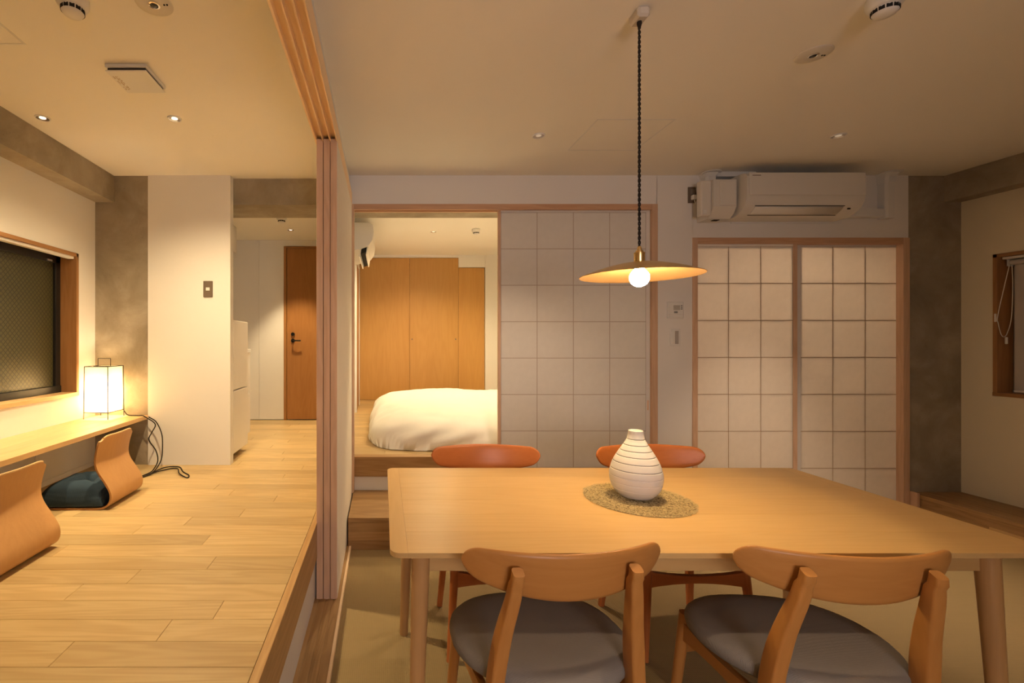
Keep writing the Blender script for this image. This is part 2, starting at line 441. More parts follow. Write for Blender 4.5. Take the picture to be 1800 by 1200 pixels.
# ------------------------------------------------------------------ dimensions
CEIL = EYE + 1.175          # 2.435
FL = EYE - 0.873            # raised floor, left room and entrance: 0.387
FB = EYE - 0.827            # bedroom floor: 0.433
YB = 3.28                   # face of the back wall
XL, XR = -2.045, 4.10       # outer walls
YR = -2.3                   # rear wall behind the camera
BEAM = EYE + 0.988          # underside of the concrete beams
YF = 5.155                  # far wall of the entrance
YW = 6.54                   # wardrobe front in the bedroom

def struct(o, label, cat):
    return tag(o, label, cat, kind='structure')

# ------------------------------------------------------------------ floors
struct(box('floor', -0.195, XR, YR, 3.42, -0.06, 0.0, M['sisal']), 'woven straw-coloured floor under the dining table', 'floor')

floor2 = empty('floor_raised', (-1.2, 1.5, FL), 'raised oak plank floor of the room with the low desk', 'floor', kind='structure')
box('subfloor', XL, -0.346, YR, YF + 0.12, FL - 0.12, FL - 0.012, M['oakX'], None, origin=(-1.2, 1.5, FL - 0.05)).parent = floor2
floor2.children[0].location = Vector((-1.2, 1.5, FL - 0.05)) - floor2.location
ROW0, ROWW = 1.244, 0.1066
known = {0: [-0.90], 1: [-0.663], 2: [-0.537], 3: [-1.08], 4: [-0.928], 5: [-0.678, -1.62], 6: [-1.35], 7: [-0.78, -1.69],
         8: [-1.14], 9: [-0.95, -1.86], 10: [-0.72, -1.55], 11: [-1.25], 12: [-0.6, -1.5]}
row_rnd = random.Random(11)
r = -6
def plank(parent, x0, x1, y0, y1, top, mat, th=0.012):
    g = 0.0006
    v, f = box_vf(x0 + g, x1 - g, y0 + g, y1 - g, top - th, top, 0.0010)
    o = mesh('plank', v, f, mat)
    o.location = o.location - parent.location
    o.parent = parent
    return o
while True:
    y0 = ROW0 + ROWW * r
    if y0 > YF - 0.02: break
    y1 = min(y0 + ROWW, YF)
    js = sorted(known.get(r) or ([row_rnd.uniform(-1.75, -0.65)] if r % 2 else [row_rnd.uniform(-1.05, -0.55), row_rnd.uniform(-1.95, -1.5)]))
    edges = [XL + 0.002] + js + [-0.347]
    for a, b in zip(edges[:-1], edges[1:]):
        plank(floor2, a, b, y0, y1, FL, M['oakX'])
    r += 1
# the part behind the camera is one plain slab
o = box('rear_boards', XL, -0.346, YR, ROW0 - 6 * ROWW, FL - 0.012, FL, M['oakX']); o.location = o.location - floor2.location; o.parent = floor2

struct(box('trim_1', -0.346, -0.319, YR, YB - 0.01, FL - 0.17, FL + 0.001, M['oakY'], c=0.0015), 'oak edging board along the drop of the raised floor', 'trim')
struct(box('wall_riser', -0.40, -0.330, YR, YB, 0.0, FL - 0.165, M['wall']), 'low white wall below the raised floor edge', 'wall')
sill = empty('trim_2', (-0.26, 0.5, 0.0), 'wooden threshold with sliding grooves at the foot of the partition', 'trim', kind='structure')
mb = MB()
for a, b, z in ((-0.330, -0.312, 0.022), (-0.312, -0.300, 0.018), (-0.300, -0.278, 0.022), (-0.278, -0.266, 0.018), (-0.266, -0.244, 0.022), (-0.244, -0.232, 0.018), (-0.232, -0.207, 0.022)):
    mb.box(a + 0.26, b + 0.26, YR - 0.5, 2.78, 0.0, z)
mb.build('grooved_board', M['oakY'], sill)
MB().box(-0.207 + 0.26, -0.195 + 0.26, YR - 0.5, 2.78, 0.0, 0.026, 0.001).build('edge_strip', M['pineY'], sill)

# ------------------------------------------------------------------ ceiling, beams, columns
struct(box('ceiling', XL, XR, YR, YB + 0.07, CEIL, CEIL + 0.06, M['ceiling']), 'off-white painted ceiling over both rooms', 'ceiling')
struct(box('beam_left', XL, -1.91, YR, YB + 0.05, BEAM, CEIL - 0.0005, M['concrete']), 'raw concrete beam above the window over the low desk', 'beam')
struct(box('beam_right', 3.98, XR, YR, YB + 0.03, BEAM, CEIL - 0.0005, M['concrete']), 'raw concrete beam in shade above the window with the roller blind', 'beam')
struct(box('beam_back', -1.95, 3.72, 3.348, 3.70, BEAM - 0.002, CEIL, M['concrete']), 'raw concrete beam across the entrance and bedroom openings', 'beam')
struct(box('column_left', XL - 0.1, -1.60, 3.29, 3.75, FL, CEIL, M['concrete']), 'raw concrete column behind the paper lantern', 'column')
struct(box('column_right', 3.70, XR + 0.1, 3.29, 3.75, 0.0, CEIL, M['concrete']), 'dark raw concrete column beside the paired paper doors', 'column')

# ------------------------------------------------------------------ walls
CBED0 = EYE + 1.215
H_HEAD1 = EYE + 0.970        # top of the wide shoji frame
H_HEAD2 = EYE + 0.7325       # top of the closet frame
X1, X2, X3, X4 = -0.237, 1.936, 2.185, 3.714
wb = MB()
wb.box(-1.666, -1.083, YB, 3.345, FL, CEIL)
wb.box(X1, X2, YB, 3.345, H_HEAD1 - 0.004, CEIL)
wb.box(X2 - 0.002, X3 + 0.002, YB, 3.345, 0.0, CEIL)
wb.box(X3, X4, YB, 3.345, H_HEAD2 - 0.004, CEIL)
struct(wb.build('wall_back', M['wall']), 'white painted wall facing the camera around the paper doors', 'wall')
wdv = MB(); wdv.box(-0.345, -0.235, YB, 3.44, 0.0, CEIL - 0.001); wdv.box(-0.40, -0.337, 3.44, 5.4, 0.0, CBED0)
struct(wdv.build('wall_divider', M['wall']), 'white wall end between the entrance and the bedroom', 'wall')
# left outer wall with window opening
WY0, WY1, WZ0, WZ1 = 0.75, 3.104, EYE - 0.358, EYE + 0.5865
wl = MB()
wl.box(XL - 0.22, XL, YR, WY0, FL, CEIL); wl.box(XL - 0.22, XL, WY1, 3.30, FL, CEIL)
wl.box(XL - 0.22, XL, WY0, WY1, FL, WZ0); wl.box(XL - 0.22, XL, WY0, WY1, WZ1, CEIL)
struct(wl.build('wall_left', M['wall']), 'white painted wall with the dark window above the low desk', 'wall')
RY0, RY1, RZ0, RZ1 = 1.75, 3.115, EYE - 0.362, EYE + 0.583
wr = MB()
wr.box(XR, XR + 0.22, YR, RY0, 0, CEIL); wr.box(XR, XR + 0.22, RY1, 3.30, 0, CEIL)
wr.box(XR, XR + 0.22, RY0, RY1, 0, RZ0); wr.box(XR, XR + 0.22, RY0, RY1, RZ1, CEIL)
struct(wr.build('wall_right', M['wall_warm_light']), 'shaded white wall with the roller blind window', 'wall')
QX0, QX1, QZ0, QZ1 = -0.30, 1.30, 0.70, 1.95
wq = MB(); wq.box(XL, QX0, YR - 0.1, YR, 0, CEIL); wq.box(QX1, XR, YR - 0.1, YR, 0, CEIL); wq.box(QX0, QX1, YR - 0.1, YR, 0, QZ0); wq.box(QX0, QX1, YR - 0.1, YR, QZ1, CEIL)
struct(wq.build('wall_rear', M['wall']), 'white wall with an added window behind the camera', 'wall')
struct(box('block_wall_right', 0.95, XR, -1.10, -1.00, 0, CEIL, M['wall']), 'added white wall behind the camera, keeps window light off the dining side wall', 'wall')  # unseen wall, added to block rear window light from the right side
struct(box('block_wall_left', XL, 0.22, -1.10, -1.00, 0, CEIL - 0.001, M['wall']), 'added white wall behind the camera, keeps window light off the raised room', 'wall')  # unseen wall, added so rear window light misses the left wall end
wn = empty('added_window', ((QX0 + QX1) / 2, YR, QZ0), 'added wood-framed window behind the camera, lets in neutral fill light', 'window', kind='structure')  # unseen window, added for the neutral light from behind the camera
def wpart(name, x0, x1, y0, y1, z0, z1, mat, parent, c=0.0):
    L = parent.location
    return box(name, x0 - L.x, x1 - L.x, y0 - L.y, y1 - L.y, z0 - L.z, z1 - L.z, mat, parent, c)
for a_, b_ in ((QX0, QX0 + 0.05), (0.475, 0.525), (QX1 - 0.05, QX1)): wpart('stile', a_, b_, YR - 0.09, YR + 0.004, QZ0, QZ1, M['frameZ'], wn, 0.001)
for a_, b_ in ((QZ0, QZ0 + 0.05), (QZ1 - 0.05, QZ1)): wpart('rail', QX0 + 0.05, QX1 - 0.05, YR - 0.08, YR, a_, b_, M['frameZ'], wn, 0.001)
pt = bpy.data.lights.new('window_portal', 'AREA'); pt.shape = 'RECTANGLE'; pt.size = QX1 - QX0; pt.size_y = QZ1 - QZ0; pt.cycles.is_portal = True
po = bpy.data.objects.new('window_portal', pt); po.location = (0, -0.1, (QZ1 - QZ0) / 2); po.rotation_euler = (R(90), 0, 0); link(po, wn)
# entrance
wf = empty('wall_entrance', (-1.3, YF, FL), 'white panelled wall beside the wooden entrance door', 'wall', kind='structure')
def wpart(name, x0, x1, y0, y1, z0, z1, mat, parent, c=0.0):
    L = parent.location
    return box(name, x0 - L.x, x1 - L.x, y0 - L.y, y1 - L.y, z0 - L.z, z1 - L.z, mat, parent, c)
CE = EYE + 1.126
wpart('panel', -2.0, -1.381, YF, YF + 0.04, FL + 0.006, CE, M['laminate'], wf, 0.001)
wpart('panel', -1.379, -1.107, YF, YF + 0.04, FL + 0.006, CE, M['laminate'], wf, 0.001)
wpart('panel', -1.107, -0.345, YF, YF + 0.04, EYE + 1.06, CE, M['laminate'], wf, 0.001)
wpart('backing', -2.05, -0.345, YF + 0.04, YF + 0.10, FL, CE, M['wall'], wf)
wpart('skirting', -2.0, -1.107, YF + 0.012, YF + 0.04, FL, FL + 0.006, M['dark'], wf)
struct(box('wall_kitchen', -2.10, -2.0, 3.70, YF + 0.1, FL, CE, M['wall']), 'white kitchen side wall of the entrance passage', 'wall')
struct(box('ceiling_entrance', -2.1, -0.345, 3.70, YF + 0.1, CE, CE + 0.06, M['ceiling']), 'lower white ceiling of the entrance passage', 'ceiling')
ws = MB()
for q in ((-2.75, -2.65, -2.4, 7.4, -0.4, 2.75), (4.55, 4.65, -2.4, 7.4, -0.4, 2.75), (-2.75, 4.65, 7.3, 7.4, -0.4, 2.75), (-2.75, 4.65, -2.4, 7.4, 2.65, 2.75), (-2.75, 4.65, -2.4, 7.4, -0.4, -0.3),
          (-2.75, XL, -2.4, -2.3, -0.4, 2.75), (XR, 4.65, -2.4, -2.3, -0.4, 2.75), (-2.75, 4.65, -2.4, -2.3, CEIL, 2.75), (-2.75, 4.65, -2.4, -2.3, -0.4, 0.0)): ws.box(*q)
struct(ws.build('leak_shell', M['concrete']), 'added outer shell that keeps sky light out of the rooms', 'wall')  # unseen shell added around the rooms to stop sky light leaking in
# bedroom shell
CBED = EYE + 1.215
struct(box('ceiling_bedroom', -0.345, 2.3, 3.70, YW + 0.7, CBED, CBED + 0.06, M['ceiling']), 'bright white bedroom ceiling', 'ceiling')
struct(box('wall_bedroom_left', -0.40, -0.337, 5.4, YW + 0.7, 0.2, CBED, M['wall']), 'white bedroom wall left of the wardrobe', 'wall')
struct(box('wall_bedroom_right', 2.05, 2.08, 3.42, YW + 0.7, 0.2, CBED, M['wall']), 'white bedroom wall behind the wide paper door', 'wall')
wbf = MB(); wbf.box(1.432, 2.1, YW - 0.02, YW + 0.1, 0.3, CBED); wbf.box(-0.345, 1.065, YW - 0.012, YW + 0.1, EYE + 1.182, CBED); wbf.box(1.060, 1.434, YW - 0.012, YW + 0.1, EYE + 1.045, CBED)
struct(wbf.build('wall_bedroom_back', M['wall']), 'white bedroom wall around and above the wardrobe', 'wall')

# bedroom floor: platform with boards, nosing and riser
YN = 3.325
bf = empty('floor_bedroom', (0.8, 4.8, FB), 'oak plank floor of the bedroom platform', 'floor', kind='structure')
wpart('subfloor', -0.345, 2.05, YN + 0.01, YW + 0.6, FB - 0.10, FB - 0.012, M['oakX'], bf)
y = YN + 0.075
i = 0
while y < YW + 0.02:
    y1 = y + ROWW
    js = [row_rnd.uniform(0.2, 1.5)] if i % 2 else [row_rnd.uniform(-0.18, 0.3), row_rnd.uniform(0.9, 1.6)]
    e = [-0.335] + js + [2.05]
    for a, b in zip(e[:-1], e[1:]): plank(bf, a, b, y, y1, FB, M['oakX'])
    y = y1; i += 1
wpart('nosing', X1 + 0.028, 2.05, YN, YN + 0.075, FB - 0.142, FB, M['stepX'], bf, 0.0015)
wpart('riser', X1 + 0.028, 2.05, YN + 0.012, YN + 0.07, 0.0, FB - 0.142, M['wall'], bf)

# ------------------------------------------------------------------ lintel and white wall above the sliding partition
lin = empty('trim_3', (-0.28, 0.5, EYE + 0.9636), 'pine ceiling track with long grooves for the sliding partition', 'trim', kind='structure')
LZ0, LZ1 = 0.0, 0.086
lx = lambda a: a + 0.28
mb = MB()
mb.box(lx(-0.329), lx(-0.222), YR - 0.5, YB - 0.5, LZ0 + 0.026, LZ1)
for a, b in ((-0.329, -0.321), (-0.294, -0.288), (-0.260, -0.254), (-0.227, -0.222)):
    mb.box(lx(a), lx(b), YR - 0.5, YB - 0.5, LZ0, LZ0 + 0.027)
mb.build('track', M['pineY'], lin)
struct(box('wall_over_track', -0.325, -0.242, YR, YB, EYE + 0.9636 + 0.085, CEIL, M['wall']), 'narrow white wall between the pine track and the ceiling', 'wall')

# ------------------------------------------------------------------ sliding partition panels
PZ0, PZ1, PY0, PY1 = 0.020, EYE + 0.9636 + 0.012, 2.231, 3.268
plab = ['sliding partition panel of the stack, nearest the raised floor', 'sliding partition panel in the middle of the stack of three', 'sliding partition panel of the stack, white face toward the dining room']
for k, xc in enumerate((-0.3065, -0.2725, -0.2390)):
    p = empty('door_%d' % (k + 1), (xc, PY0, PZ0), plab[k], 'sliding panel', kind='structure')
    h = PZ1 - PZ0; L = PY1 - PY0; t = 0.0155
    box('stile', -t, t, 0, 0.030, 0, h, M['pineZ'], p, 0.0012)
    box('stile', -t, t, L - 0.030, L, 0, h, M['pineZ'], p, 0.0012)
    box('rail', -t + 0.002, t - 0.002, 0.030, L - 0.030, 0, 0.035, M['pineY'], p)
    box('rail', -t + 0.002, t - 0.002, 0.030, L - 0.030, h - 0.035, h, M['pineY'], p)
    if k == 2:
        box('paper', t - 0.004, t + 0.0012, 0.004, L, 0.006, h - 0.014, M['washi2'], p)
        box('paper', -t + 0.003, -t + 0.006, 0.030, L - 0.030, 0.035, h - 0.035, M['washi2'], p)
    else:
        box('paper', -t + 0.003, t - 0.003, 0.030, L - 0.030, 0.035, h - 0.035, M['washi2'], p)

# ------------------------------------------------------------------ door frames of the back wall
fr = empty('trim_4', (0.85, YB, 0.0), 'slim wooden frame around the bedroom opening and wide paper door', 'trim', kind='structure')
wpart('jamb', X1, X1 + 0.029, YB - 0.010, 3.345, 0.19, H_HEAD1, M['pineZ'], fr, 0.001)
wpart('jamb', X2 - 0.040, X2, YB - 0.010, 3.345, 0.0, H_HEAD1, M['pineZ'], fr, 0.001)
wpart('head', X1 + 0.029, X2 - 0.040, YB - 0.010, 3.290, H_HEAD1 - 0.040, H_HEAD1, M['pineX'], fr, 0.001)
wpart('head', X1 + 0.029, X2 - 0.040, 3.322, 3.345, H_HEAD1 - 0.040, H_HEAD1, M['pineX'], fr, 0.001)
wpart('track', X1 + 0.029, X2 - 0.040, 3.290, 3.322, H_HEAD1 - 0.022, H_HEAD1, M['pineX'], fr)
fr2 = empty('trim_5', (2.95, YB, 0.0), 'slim wooden frame around the paired paper closet doors', 'trim', kind='structure')
wpart('jamb', X3, X3 + 0.033, YB - 0.010, 3.36, 0.0, H_HEAD2, M['pineZ'], fr2, 0.001)
wpart('jamb', X4 - 0.045, X4, YB - 0.010, 3.36, 0.0, H_HEAD2, M['pineZ'], fr2, 0.001)
wpart('head', X3 + 0.033, X4 - 0.045, YB - 0.010, 3.36, H_HEAD2 - 0.043, H_HEAD2, M['pineX'], fr2, 0.001)
wpart('threshold', X3 + 0.033, X4 - 0.045, YB - 0.005, 3.36, 0.0, 0.012, M['pineX'], fr2)
wc = MB(); wc.box(X3 - 0.1, X4, 4.70, 4.80, 0, CEIL); wc.box(X3 - 0.1, X3 - 0.03, 3.36, 4.70, 0, CEIL); wc.box(X4 - 0.03, X4, 3.75, 4.70, 0, CEIL); wc.box(X3 - 0.1, X4, 3.70, 4.80, BEAM + 0.1, CEIL)
struct(wc.build('wall_closet', M['wall']), 'white walls of the lit space behind the paired paper doors', 'wall')
struct(box('floor_closet', X3 - 0.1, X4, 3.42, 4.80, -0.06, 0.0, M['oakY']), 'wooden floor behind the paired paper doors', 'floor')

def shoji(name, x0, x1, y0, z0, z1, cols, rows, side, top, bottom, gap, lat, paper, label, rail_mat, stile_vis, handle=None, th=0.026):
    """paper sliding door: frame, lattice bars and one sheet of paper for every square"""
    p = empty(name, ((x0 + x1) / 2, y0, z0), label, 'paper door', kind='structure')
    ox, oz = (x0 + x1) / 2, z0
    H = z1 - z0; w0, w1 = x0 - ox, x1 - ox
    sl, sr = side
    box('stile', w0, w0 + max(sl, 0.012), 0, th, 0, H, rail_mat[0 if sl > 0.011 else 2], p, 0.0008)
    box('stile', w1 - max(sr, 0.012), w1, 0, th, 0, H, rail_mat[1], p, 0.0008)
    box('rail', w0 + max(sl, .012), w1 - max(sr, .012), 0.001, th, 0, bottom, rail_mat[2], p, 0.0008)
    box('rail', w0 + max(sl, .012), w1 - max(sr, .012), 0.001, th, H - top, H, rail_mat[2], p, 0.0008)
    gx0, gx1, gz0, gz1 = w0 + sl, w1 - sr, bottom, H - top
    rbm = MB()        # rebate that closes the edges behind the paper
    rbm.box(gx0, gx0 + 0.010, 0.0047, 0.010, gz0, gz1); rbm.box(gx1 - 0.010, gx1, 0.0047, 0.010, gz0, gz1)
    rbm.box(gx0, gx1, 0.0047, 0.010, gz0, gz0 + 0.010); rbm.box(gx0, gx1, 0.0047, 0.010, gz1 - 0.010, gz1)
    rbm.build('rebate', lat, p)
    cw = (gx1 - gx0) / cols; ch = (gz1 - gz0) / rows
    for c in range(1, cols):
        x = gx0 + c * cw
        box('lattice_bar', x - gap, x + gap, 0.0024, 0.009, gz0, gz1, lat, p)
    for q in range(1, rows):
        z = gz0 + q * ch
        box('lattice_bar', gx0, gx1, 0.0026, 0.0085, z - gap, z + gap, lat, p)
    me = None
    for c in range(cols):
        for q in range(rows):
            cx, cz = gx0 + (c + .5) * cw, gz0 + (q + .5) * ch
            a, b = cw / 2 - gap / 2, ch / 2 - gap / 2
            if me is None:
                o = box('paper_pane', cx - a, cx + a, 0.002, 0.0045, cz - b, cz + b, paper, p, 0.0006); me = o.data
            else:
                o = bpy.data.objects.new('paper_pane', me); o.location = (cx, 0.00325, cz); link(o, p)
    if handle:
        hx, hz = handle
        box('finger_pull', hx - 0.006 - ox, hx + 0.006 - ox, -0.0015, 0.003, hz - 0.035 - oz, hz + 0.035 - oz, M['pineZ'], p, 0.001)
    return p

k = YB / 815.0
# wide paper door beside the bedroom opening: 4 columns, slides in front of the platform
SY = 3.293; ks = SY / 815.0
sx = lambda px: (px - 674) * ks
sz = lambda py: EYE + (600 - py) * ks
shoji('door_4', sx(876), X2 - 0.042, SY, 0.205, H_HEAD1 - 0.030, 4, 8, (0.018, 0.028), sz(373) * -1 + H_HEAD1 - 0.030, sz(885.5) - 0.205, 0.0055, M['lattice1'], M['shoji1'],
      'wide paper door with faint square lattice beside the bedroom opening', (M['pineZ'], M['washi'], M['washi']), True, (sx(1139), sz(712)))
# paired closet doors, left one in front
Y2a, Y2b = 3.285, 3.316
ka = Y2a / 815.0; kb = Y2b / 815.0
ax = lambda px: (px - 674) * ka
bx_ = lambda px: (px - 674) * kb
shoji('door_5', ax(1223), ax(1402), Y2a, 0.013, H_HEAD2 - 0.036, 3, 7, (0.005, 0.030), (EYE + (600 - 433) * ka) * -1 + H_HEAD2 - 0.036, EYE + (600 - 888) * ka - 0.013, 0.0042, M['lattice2'], M['shoji2'],
      'paper closet door with a wooden edge, left of the closet pair', (M['pineZ'], M['pineZ'], M['washi2']), False)
shoji('door_6', bx_(1396), bx_(1584), Y2b, 0.013, H_HEAD2 - 0.036, 3, 7, (0.048, 0.024), (EYE + (600 - 433) * kb) * -1 + H_HEAD2 - 0.036, EYE + (600 - 888) * kb - 0.013, 0.0042, M['lattice2'], M['shoji2'],
      'paper closet door next to the concrete column, right of the closet pair', (M['washi'], M['washi'], M['washi']), False, (bx_(1582), EYE - 0.43))

# ------------------------------------------------------------------ steps and bench
st = empty('entry_step', (0.6, 3.06, 0.0), 'low solid oak step in front of the bedroom platform', 'step')
box('tread', -0.813, 1.25, -0.262, 0.262, 0.170, 0.196, M['stepX'], st, 0.0015)
box('riser_board', -0.813, 1.25, -0.258, -0.236, 0.112, 0.1695, M['stepX'], st, 0.001)
box('riser_board', -0.813, 1.25, -0.258, -0.236, 0.057, 0.1115, M['stepX'], st, 0.001)
box('riser_board', -0.813, 1.25, -0.258, -0.236, 0.001, 0.0565, M['stepX'], st, 0.001)
box('side_board', -0.813, -0.790, -0.234, 0.262, 0.001, 0.1695, M['oakY'], st)
box('side_board', 1.228, 1.25, -0.234, 0.262, 0.001, 0.1695, M['oakY'], st)

be = empty('low_bench', (3.915, 1.2, 0.0), 'low dark oak ledge along the shaded wall under the roller blind', 'bench')
BY0, BY1 = -0.99 - 1.2, 3.285 - 1.2
for kx in range(3):
    w = 0.366 / 3; x0 = -0.184 + kx * w
    box('board', x0 + 0.0006, x0 + w - 0.0006, BY0, BY1, 0.168, 0.194, M['benchY'], be, 0.0012)
box('face_board', -0.180, -0.160, BY0, BY1, 0.118, 0.1675, M['benchY'], be, 0.001)
box('face_board', -0.180, -0.160, BY0, 1.30, 0.0845, 0.1175, M['benchY'], be, 0.001)
box('face_board', -0.180, -0.160, 1.30, 1.66, 0.0845, 0.1175, M['deskY'], be, 0.001)
box('face_board', -0.180, -0.160, 1.66, BY1, 0.0845, 0.1175, M['benchY'], be, 0.001)
box('face_board', -0.180, -0.160, BY0, BY1, 0.001, 0.084, M['benchY'], be, 0.001)
box('end_strip', -0.200, -0.184, BY1 - 0.06, BY1, 0.0, 0.205, M['pineZ'], be)

# ------------------------------------------------------------------ windows
def window_left():
    w = empty('window_1', (XL, (WY0 + WY1) / 2, WZ0), 'dark wired-glass window in a wooden frame above the low desk', 'window', kind='structure')
    d = 0.105
    wpart('reveal', XL - d, XL + 0.006, WY1 - 0.022, WY1 + 0.001, WZ0, WZ1, M['frameZ'], w, 0.001)
    wpart('reveal', XL - d, XL + 0.006, WY0, WY0 + 0.022, WZ0, WZ1, M['frameZ'], w, 0.001)
    wpart('sill', XL - d, XL + 0.010, WY0, WY1, WZ0 - 0.002, WZ0 + 0.022, M['deskY'], w, 0.001)
    wpart('head', XL - d, XL + 0.006, WY0, WY1, WZ1 - 0.022, WZ1, M['frameY'], w, 0.001)
    wpart('blind_rail', XL - 0.045, XL - 0.008, WY0 + 0.03, WY1 - 0.026, WZ1 - 0.040, WZ1 - 0.022, M['plastic'], w, 0.002)
    # aluminium sash
    y0, y1, z0, z1 = WY0 + 0.022, WY1 - 0.022, WZ0 + 0.022, WZ1 - 0.022
    wpart('sash', XL - d - 0.03, XL - d + 0.004, y1 - 0.045, y1, z0, z1, M['alu_black'], w, 0.002)
    wpart('sash', XL - d - 0.03, XL - d + 0.004, y0, y0 + 0.045, z0, z1, M['alu_black'], w, 0.002)
    wpart('sash', XL - d - 0.03, XL - d + 0.004, y0, y1, z1 - 0.050, z1, M['alu_black'], w, 0.002)
    wpart('sash', XL - d - 0.03, XL - d + 0.010, y0, y1, z0, z0 + 0.045, M['alu_black'], w, 0.002)
    wpart('sash', XL - d - 0.03, XL - d + 0.004, 1.92, 1.965, z0, z1, M['alu_black'], w, 0.002)
    wpart('glass_pane', XL - d - 0.022, XL - d - 0.014, 1.965, y1 - 0.040, z0 + 0.04, z1 - 0.045, M['wired'], w)
    wpart('glass_pane', XL - d - 0.022, XL - d - 0.014, y0 + 0.04, 1.92, z0 + 0.04, z1 - 0.045, M['wired'], w)
    wpart('latch', XL - d + 0.002, XL - d + 0.012, y1 - 0.13, y1 - 0.085, z1 - 0.047, z1 - 0.036, M['alu_grey'], w, 0.001)
window_left()
struct(box('night_board', XL - 0.25, XL - 0.235, WY0 - 0.1, WY1 + 0.1, WZ0 - 0.1, WZ1 + 0.1, M['dark']), 'dark shutter board added for the night outside the window above the low desk', 'blackout')  # black board outside the glass, added to stand for night and stop sky light

def window_right():
    w = empty('window_2', (XR, (RY0 + RY1) / 2, RZ0), 'wood-framed window with a grey roller blind on the shaded wall', 'window', kind='structure')
    d = 0.105
    wpart('reveal', XR - 0.006, XR + d, RY1 - 0.022, RY1 + 0.001, RZ0, RZ1, M['frameZ'], w, 0.001)
    wpart('reveal', XR - 0.006, XR + d, RY0, RY0 + 0.022, RZ0, RZ1, M['frameZ'], w, 0.001)
    wpart('sill', XR - 0.010, XR + d, RY0, RY1, RZ0 - 0.002, RZ0 + 0.022, M['frameY'], w, 0.001)
    wpart('head', XR - 0.006, XR + d, RY0, RY1, RZ1 - 0.022, RZ1, M['frameY'], w, 0.001)
    y0, y1, z0, z1 = RY0 + 0.022, RY1 - 0.022, RZ0 + 0.022, RZ1 - 0.022
    wpart('sash', XR + d - 0.004, XR + d + 0.03, y1 - 0.012, y1, z0, z1, M['alu_grey'], w, 0.002)
    wpart('sash', XR + d - 0.004, XR + d + 0.03, y0, y0 + 0.045, z0, z1, M['alu_grey'], w, 0.002)
    wpart('sash', XR + d - 0.004, XR + d + 0.03, y0, y1, z1 - 0.045, z1, M['alu_grey'], w, 0.002)
    wpart('sash', XR + d - 0.010, XR + d + 0.03, y0, y1, z0, z0 + 0.02, M['alu_grey'], w, 0.002)
    wpart('glass_pane', XR + d + 0.010, XR + d + 0.018, y0 + 0.04, y1 - 0.010, z0 + 0.015, z1 - 0.04, M['glass_dark'], w)
window_right()
struct(box('night_board', XR + 0.235, XR + 0.25, RY0 - 0.1, RY1 + 0.1, RZ0 - 0.1, RZ1 + 0.1, M['dark']), 'dark shutter board added for the night outside the window with the roller blind', 'blackout')  # second added night board, keeps the outside dark behind the blind
rb = empty('roller_blind', (XR + 0.05, 2.4, RZ1 - 0.022), 'pale grey roller blind with a bead chain, lowered in the window', 'roller blind')
box('head_rail', -0.030, 0.040, -0.62, 0.688, -0.016, -0.001, M['plastic'], rb, 0.002)
mesh('roller', *prism_vf([(0.012 + 0.018 * math.cos(a), -0.038 + 0.018 * math.sin(a)) for a in [2 * math.pi * j / 20 for j in range(20)]], 'Y', -0.60, 0.672), M['blind'], rb, True)
box('bracket', -0.010, 0.034, 0.673, 0.680, -0.062, -0.016, M['plastic'], rb, 0.001)
box('fabric', 0.026, 0.0275, -0.59, 0.668, RZ0 + 0.035 - (RZ1 - 0.022), -0.036, M['blind'], rb)
box('hem_bar', 0.020, 0.034, -0.59, 0.668, RZ0 + 0.026 - (RZ1 - 0.022), RZ0 + 0.040 - (RZ1 - 0.022), M['plastic'], rb, 0.002)
ch = spline([(-0.004, 0.652, -0.045), (-0.030, 0.668, -0.20), (-0.054, 0.690, -0.395), (-0.052, 0.688, -0.44), (-0.040, 0.680, -0.51), (-0.022, 0.672, -0.530), (-0.002, 0.664, -0.500), (0.010, 0.656, -0.40), (0.012, 0.652, -0.20), (0.006, 0.650, -0.045)], 10)
ch = [p + Vector((0, 0.018 * max(0, 1 - abs(p.x + 0.0) / 0.06), 0)) for p in ch]
mesh('chain', *tube_vf(ch, 0.0022, 6), M['plastic'], rb, True)
box('chain_weight', -0.028, -0.016, 0.666, 0.678, -0.578, -0.532, M['plastic'], rb, 0.003)
box('chain_holder', -0.058, -0.0515, 0.696, 0.708, -0.43, -0.375, M['plastic'], rb, 0.0015)

# ------------------------------------------------------------------ entrance door
ed = empty('door_7', (-0.75, YF, FL), 'reddish brown flush entrance door with a black lever handle', 'door', kind='structure')
DX0, DX1, DZ1 = -1.107, -0.345, EYE + 1.056
wpart('jamb', DX0, DX0 + 0.030, YF - 0.006, YF + 0.04, FL, DZ1, M['doorZ'], ed, 0.001)
wpart('head', DX0 + 0.030, DX1, YF - 0.006, YF + 0.04, DZ1 - 0.016, DZ1, M['doorZ'], ed, 0.001)
wpart('leaf', DX0 + 0.034, DX1, YF + 0.004, YF + 0.038, FL + 0.008, DZ1 - 0.020, M['doorZ'], ed, 0.001)
def disc_y(r, y0, y1, cx, cz, n=20):
    return prism_vf([(cx + r * math.cos(a), cz + r * math.sin(a)) for a in [2 * math.pi * j / n for j in range(n)]], 'Y', y0, y1)
hx, hz = (515 - 674) * YF / 815 + 0.75, 0.873 + (600 - 598.5) * YF / 815
h = mesh('handle', *disc_y(0.022, -0.006, 0.004, hx, hz), M['black_metal'], ed, True)
hm = MB(); hm.add(*disc_y(0.009, -0.05, -0.002, 0, 0)); hm.add(*tube_vf([(0, -0.045, 0), (0.04, -0.05, 0), (0.095, -0.05, 0)], 0.008, 8))
hm.build('lever', M['black_metal'], h, smooth=True)
mesh('lock', *disc_y(0.020, -0.010, 0.004, hx, hz + 0.072), M['black_metal'], ed, True)

